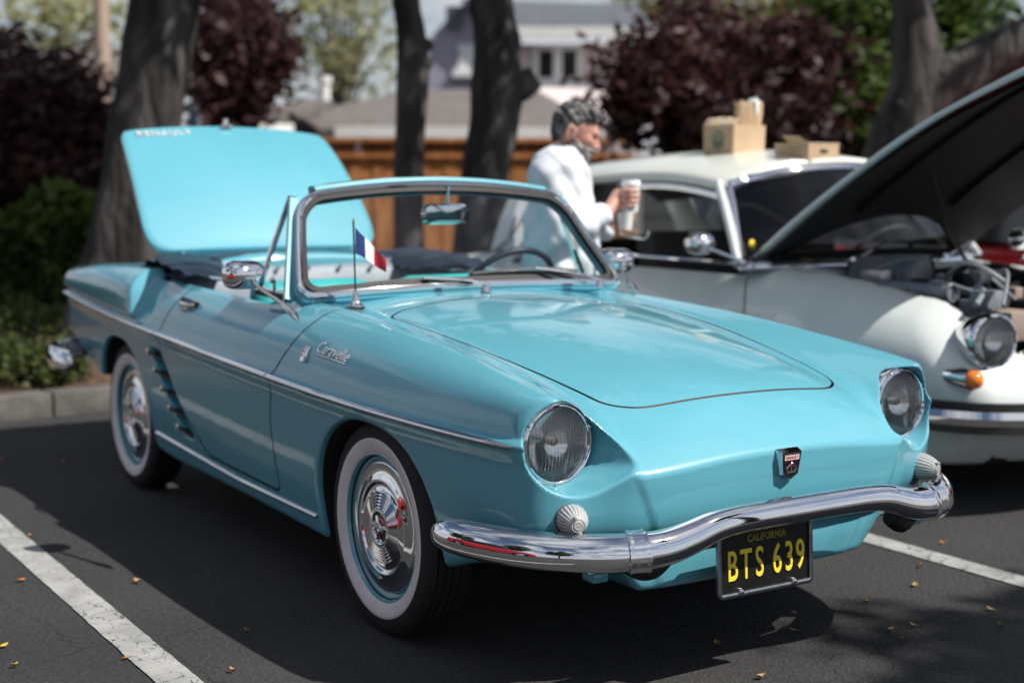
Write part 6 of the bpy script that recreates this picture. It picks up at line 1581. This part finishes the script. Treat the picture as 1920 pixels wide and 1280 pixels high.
# the cups are things he holds
Mm = Matrix.Translation(MAN.location) @ Matrix.Rotation(fa, 4, 'Z')
PAPERC = noise_mat('paper_cup', [(.78, .78, .75), (.84, .84, .81)], scale=6, rough=.6); LIDM = mat('cup_lid', (.82, .82, .82), .35)
for (c, lab, hgt) in ((CUP1, 'white lidded paper cup, upper of the two in the man\'s hands', .125), (CUP2, 'white paper cup, lower of the two in the man\'s hands', .115)):
    o = empty('paper_cup', tuple(Mm @ Vector(c))); tag(o, lab, 'cup')
    mb = MB(); mb.add(*lathe([(0, 0), (.030, 0), (.0305, .004), (.040, hgt-.006), (.0415, hgt-.002), (.040, hgt), (0, hgt-.002)], 28, 'z')); mb.build('cup', PAPERC, o, auto=40)
    mb = MB(); mb.add(*lathe([(.0425, hgt-.008), (.0430, hgt), (.040, hgt+.006), (.0385, hgt+.014), (.034, hgt+.015), (.032, hgt+.010), (0, hgt+.010)], 28, 'z')); mb.build('cup_lid', LIDM, o, auto=40)
def thin(name, label, cat, pts, r, m):
    mb = MB(); V_, F_ = tube(curve3([np.array(Mm @ Vector(p)) for p in pts], 5), r, 8); b0 = np.array(V_).mean(0); mb.add([np.array(v)-b0 for v in V_], F_); o = mb.build(name, m); o.location = b0; tag(o, label, cat)
thin('drinking_straw', 'thin white bent straw held below the lower cup', 'straw', [(.190, .050, 1.050), (.235, .035, 1.035), (.285, .02, 1.028), (.310, .015, 1.030), (.325, .012, 1.060)], .004, WHITEP)
thin('stir_stick', 'short orange wooden stirrer beside the white straw', 'stirrer', [(.20, .05, 1.052), (.24, .035, 1.056), (.272, .02, 1.060)], .005, mat('orange_wood', (.55, .22, .05), .6))

# ------------------------------------------------------------------ things on the saloon's roof
CARD = noise_mat('cardboard', [(.46, .32, .20), (.52, .37, .24)], scale=6, rough=.85); CARDL = noise_mat('bleached_cardboard', [(.60, .48, .33), (.66, .53, .38)], scale=6, rough=.85)
def roof_z(x, y):
    t = min(max((-1.47-x)/2.05, 0), 1); u = (y-DS_Y)/(.645-.12*t*t); return 1.400-.055*(max(0, .30-t)/.30)**2-.17*max(0, t-.35)**1.6-.135*abs(u)**2.6
q = on(1376, 290, 1, 2.36); bz = roof_z(q[0], q[1])
bx = empty('coffee_carton', (q[0], q[1], bz+.002), RZB+R_(38)); tag(bx, 'cardboard coffee carton with green round logo on the cream roof', 'carton')
hw, hh = .10, .150
bx.scale = (1.12, 1.12, 1.05)
mb = MB(); V_ = [(-hw, -hw*.9, 0), (hw, -hw*.9, 0), (hw, hw*.9, 0), (-hw, hw*.9, 0), (-hw*1.03, -hw*.93, hh), (hw*1.03, -hw*.93, hh), (hw*1.03, hw*.93, hh), (-hw*1.03, hw*.93, hh)]
mb.add(V_, [(0, 3, 2, 1), (0, 1, 5, 4), (1, 2, 6, 5), (2, 3, 7, 6), (3, 0, 4, 7), (4, 5, 6, 7)]); mb.build('carton_body', CARD, bx, smooth=False, auto=None)
for nm, V_ in (('carton_flap', [(-.10, -.095, hh), (-.10, .095, hh), (-.07, .095, hh+.035), (-.07, -.095, hh+.03)]), ('carton_flap', [(-.10, .095, hh), (.02, .095, hh), (.0, .06, hh+.045), (-.09, .06, hh+.03)]), ('carton_flap', [(-.05, -.03, hh), (.05, -.02, hh+.002), (.03, .01, hh+.05), (-.05, .0, hh+.035)])):
    n = len(V_); W_ = V_+[(v[0], v[1]-.003, v[2]-.003) for v in V_]; mobj(nm, W_, [tuple(range(n)), tuple(range(2*n-1, n-1, -1))]+[(i, n+i, n+(i+1) % n, (i+1) % n) for i in range(n)], CARDL, bx, smooth=False)
lg = MB()
for r0, r1 in ((.036, .044), (.014, .024)):
    ring_ = [(0, r*math.cos(a)*.82, r*math.sin(a)) for a in np.linspace(0, 2*math.pi, 33)[:-1] for r in (r0, r1)]
    lg.add([(-.1036, -p[1], p[2]+.078) for p in ring_], [(2*i, 2*i+1, (2*i+3) % 64, (2*i+2) % 64) for i in range(32)])
for k in range(4): lg.add([(-.1036, .018-.012*k+.002, .05), (-.1036, .018-.012*k-.002, .05), (-.1036, .018-.012*k-.003, .075), (-.1036, .018-.012*k+.003, .075)], [(0, 1, 2, 3)])
lg.build('green_logo', mat('logo_green', (.02, .16, .11), .7), bx, smooth=False, auto=None)
pb = empty('paper_bag', (q[0]+.03, q[1]+.06, bz+hh+.004), RZB+R_(10)); tag(pb, 'crumpled brown paper bag standing on the coffee carton', 'bag')
V_ = []; nb = 9
for k, z in enumerate((0, .05, .10, .118)):
    for j in range(16):
        a = 2*math.pi*j/16; r = (1+.06*math.sin(3*a+k)+.05*math.sin(5*a+2*k)); V_.append((.070*math.copysign(abs(math.cos(a))**.5, math.cos(a))*r, .032*math.copysign(abs(math.sin(a))**.5, math.sin(a))*r, z-(.012*math.sin(4*a) if k == 3 else 0)))
mobj('bag_paper', V_, [(k*16+j, k*16+(j+1) % 16, (k+1)*16+(j+1) % 16, (k+1)*16+j) for k in range(3) for j in range(16)]+[tuple(range(16))[::-1]], CARD, pb, smooth=False)
for k in range(3):
    o = empty('paper_napkin', (pb.location[0]+.02+.012*k, pb.location[1]+.018+.010*k, pb.location[2]+.06), RZB+.3*k); tag(o, 'white paper napkin sticking out of the brown bag', 'napkin', 'napkins in the paper bag')
    V_ = [(-.022, 0, 0), (.022, 0, 0), (.024, .004, .06), (.010, .0, .085-.01*k), (-.008, .004, .072), (-.024, 0, .08+.006*k)]; mobj('napkin_sheet', V_+[(v[0], v[1]+.003, v[2]) for v in V_], [tuple(range(6)), tuple(range(11, 5, -1))]+[(i, 6+i, 6+(i+1) % 6, (i+1) % 6) for i in range(6)], WHITEP, o, smooth=False)
q2 = on(1512, 292, 1, 2.46); bz2 = roof_z(q2[0], q2[1])
fb_ = empty('pastry_box', (q2[0], q2[1], bz2+.002), RZB+R_(33)); tag(fb_, 'flat closed cardboard box with hand holes on the cream roof', 'box')
mb = MB(); mb.add(*box(0, 0, .042, .20, .23, .084)); mb.build('box_body', CARD, fb_, smooth=False, auto=None)
mb = MB(); mb.add(*box(0, 0, .0865, .204, .234, .005)); mb.build('box_lid', CARDL, fb_, smooth=False, auto=None)
for nm, b in (('hand_hole', box(.0, -.1152, .05, .05, .003, .018)), ('hand_hole', box(.1002, .0, .05, .003, .05, .018))):
    mb = MB(); mb.add(*b); mb.build(nm, mat('hole_dark', (.03, .025, .02), .9) if 'hole_dark' not in bpy.data.materials else bpy.data.materials['hole_dark'], fb_, smooth=False, auto=None)
mb = MB(); V_ = [(-.10, -.115, .089), (-.10, .02, .089), (-.145, .02, .125), (-.15, -.10, .12)]; mobj('box_tab', V_+[(v[0]+.003, v[1], v[2]-.003) for v in V_], [(0, 1, 2, 3), (7, 6, 5, 4), (0, 4, 5, 1), (1, 5, 6, 2), (2, 6, 7, 3), (3, 7, 4, 0)], CARD, fb_, smooth=False)

# ------------------------------------------------------------------ sandwich board behind the convertible
ap = at_depth(1003, 392, 7.1); sb = empty('sandwich_board', (ap[0], ap[1], 0), RZB); tag(sb, 'white framed grey sandwich board standing behind the convertible', 'sign')
hA = ap[2]; spread = .62
for s in (-1, 1):
    pv = np.array([s*.02, 0, hA]); ft = np.array([s*spread*1.05, 0, .01]); d = (ft-pv)/np.linalg.norm(ft-pv); n_ = np.array([-d[2], 0, d[0]])*s
    Lb = np.linalg.norm(ft-pv)
    def slat(a, b, y0, y1, t0, t1, m, nm):
        c = [pv+d*u+np.array([0, y, 0])+n_*t for t in (t0, t1) for u, y in ((a, y0), (b, y0), (b, y1), (a, y1))]
        mobj(nm, c, [(0, 1, 2, 3), (7, 6, 5, 4), (0, 4, 5, 1), (1, 5, 6, 2), (2, 6, 7, 3), (3, 7, 4, 0)], m, sb, smooth=False)
    slat(.06, Lb-.18, -.27, .27, -.008, .004, GREYV, 'panel')
    for y0, y1 in ((-.31, -.27), (.27, .31)): slat(0, Lb, y0, y1, -.02, .015, WHITEP, 'leg')
    slat(0, .06, -.31, .31, -.02, .018, WHITEP, 'top_bar'); slat(Lb-.18, Lb-.14, -.27, .27, -.02, .015, WHITEP, 'bottom_bar')
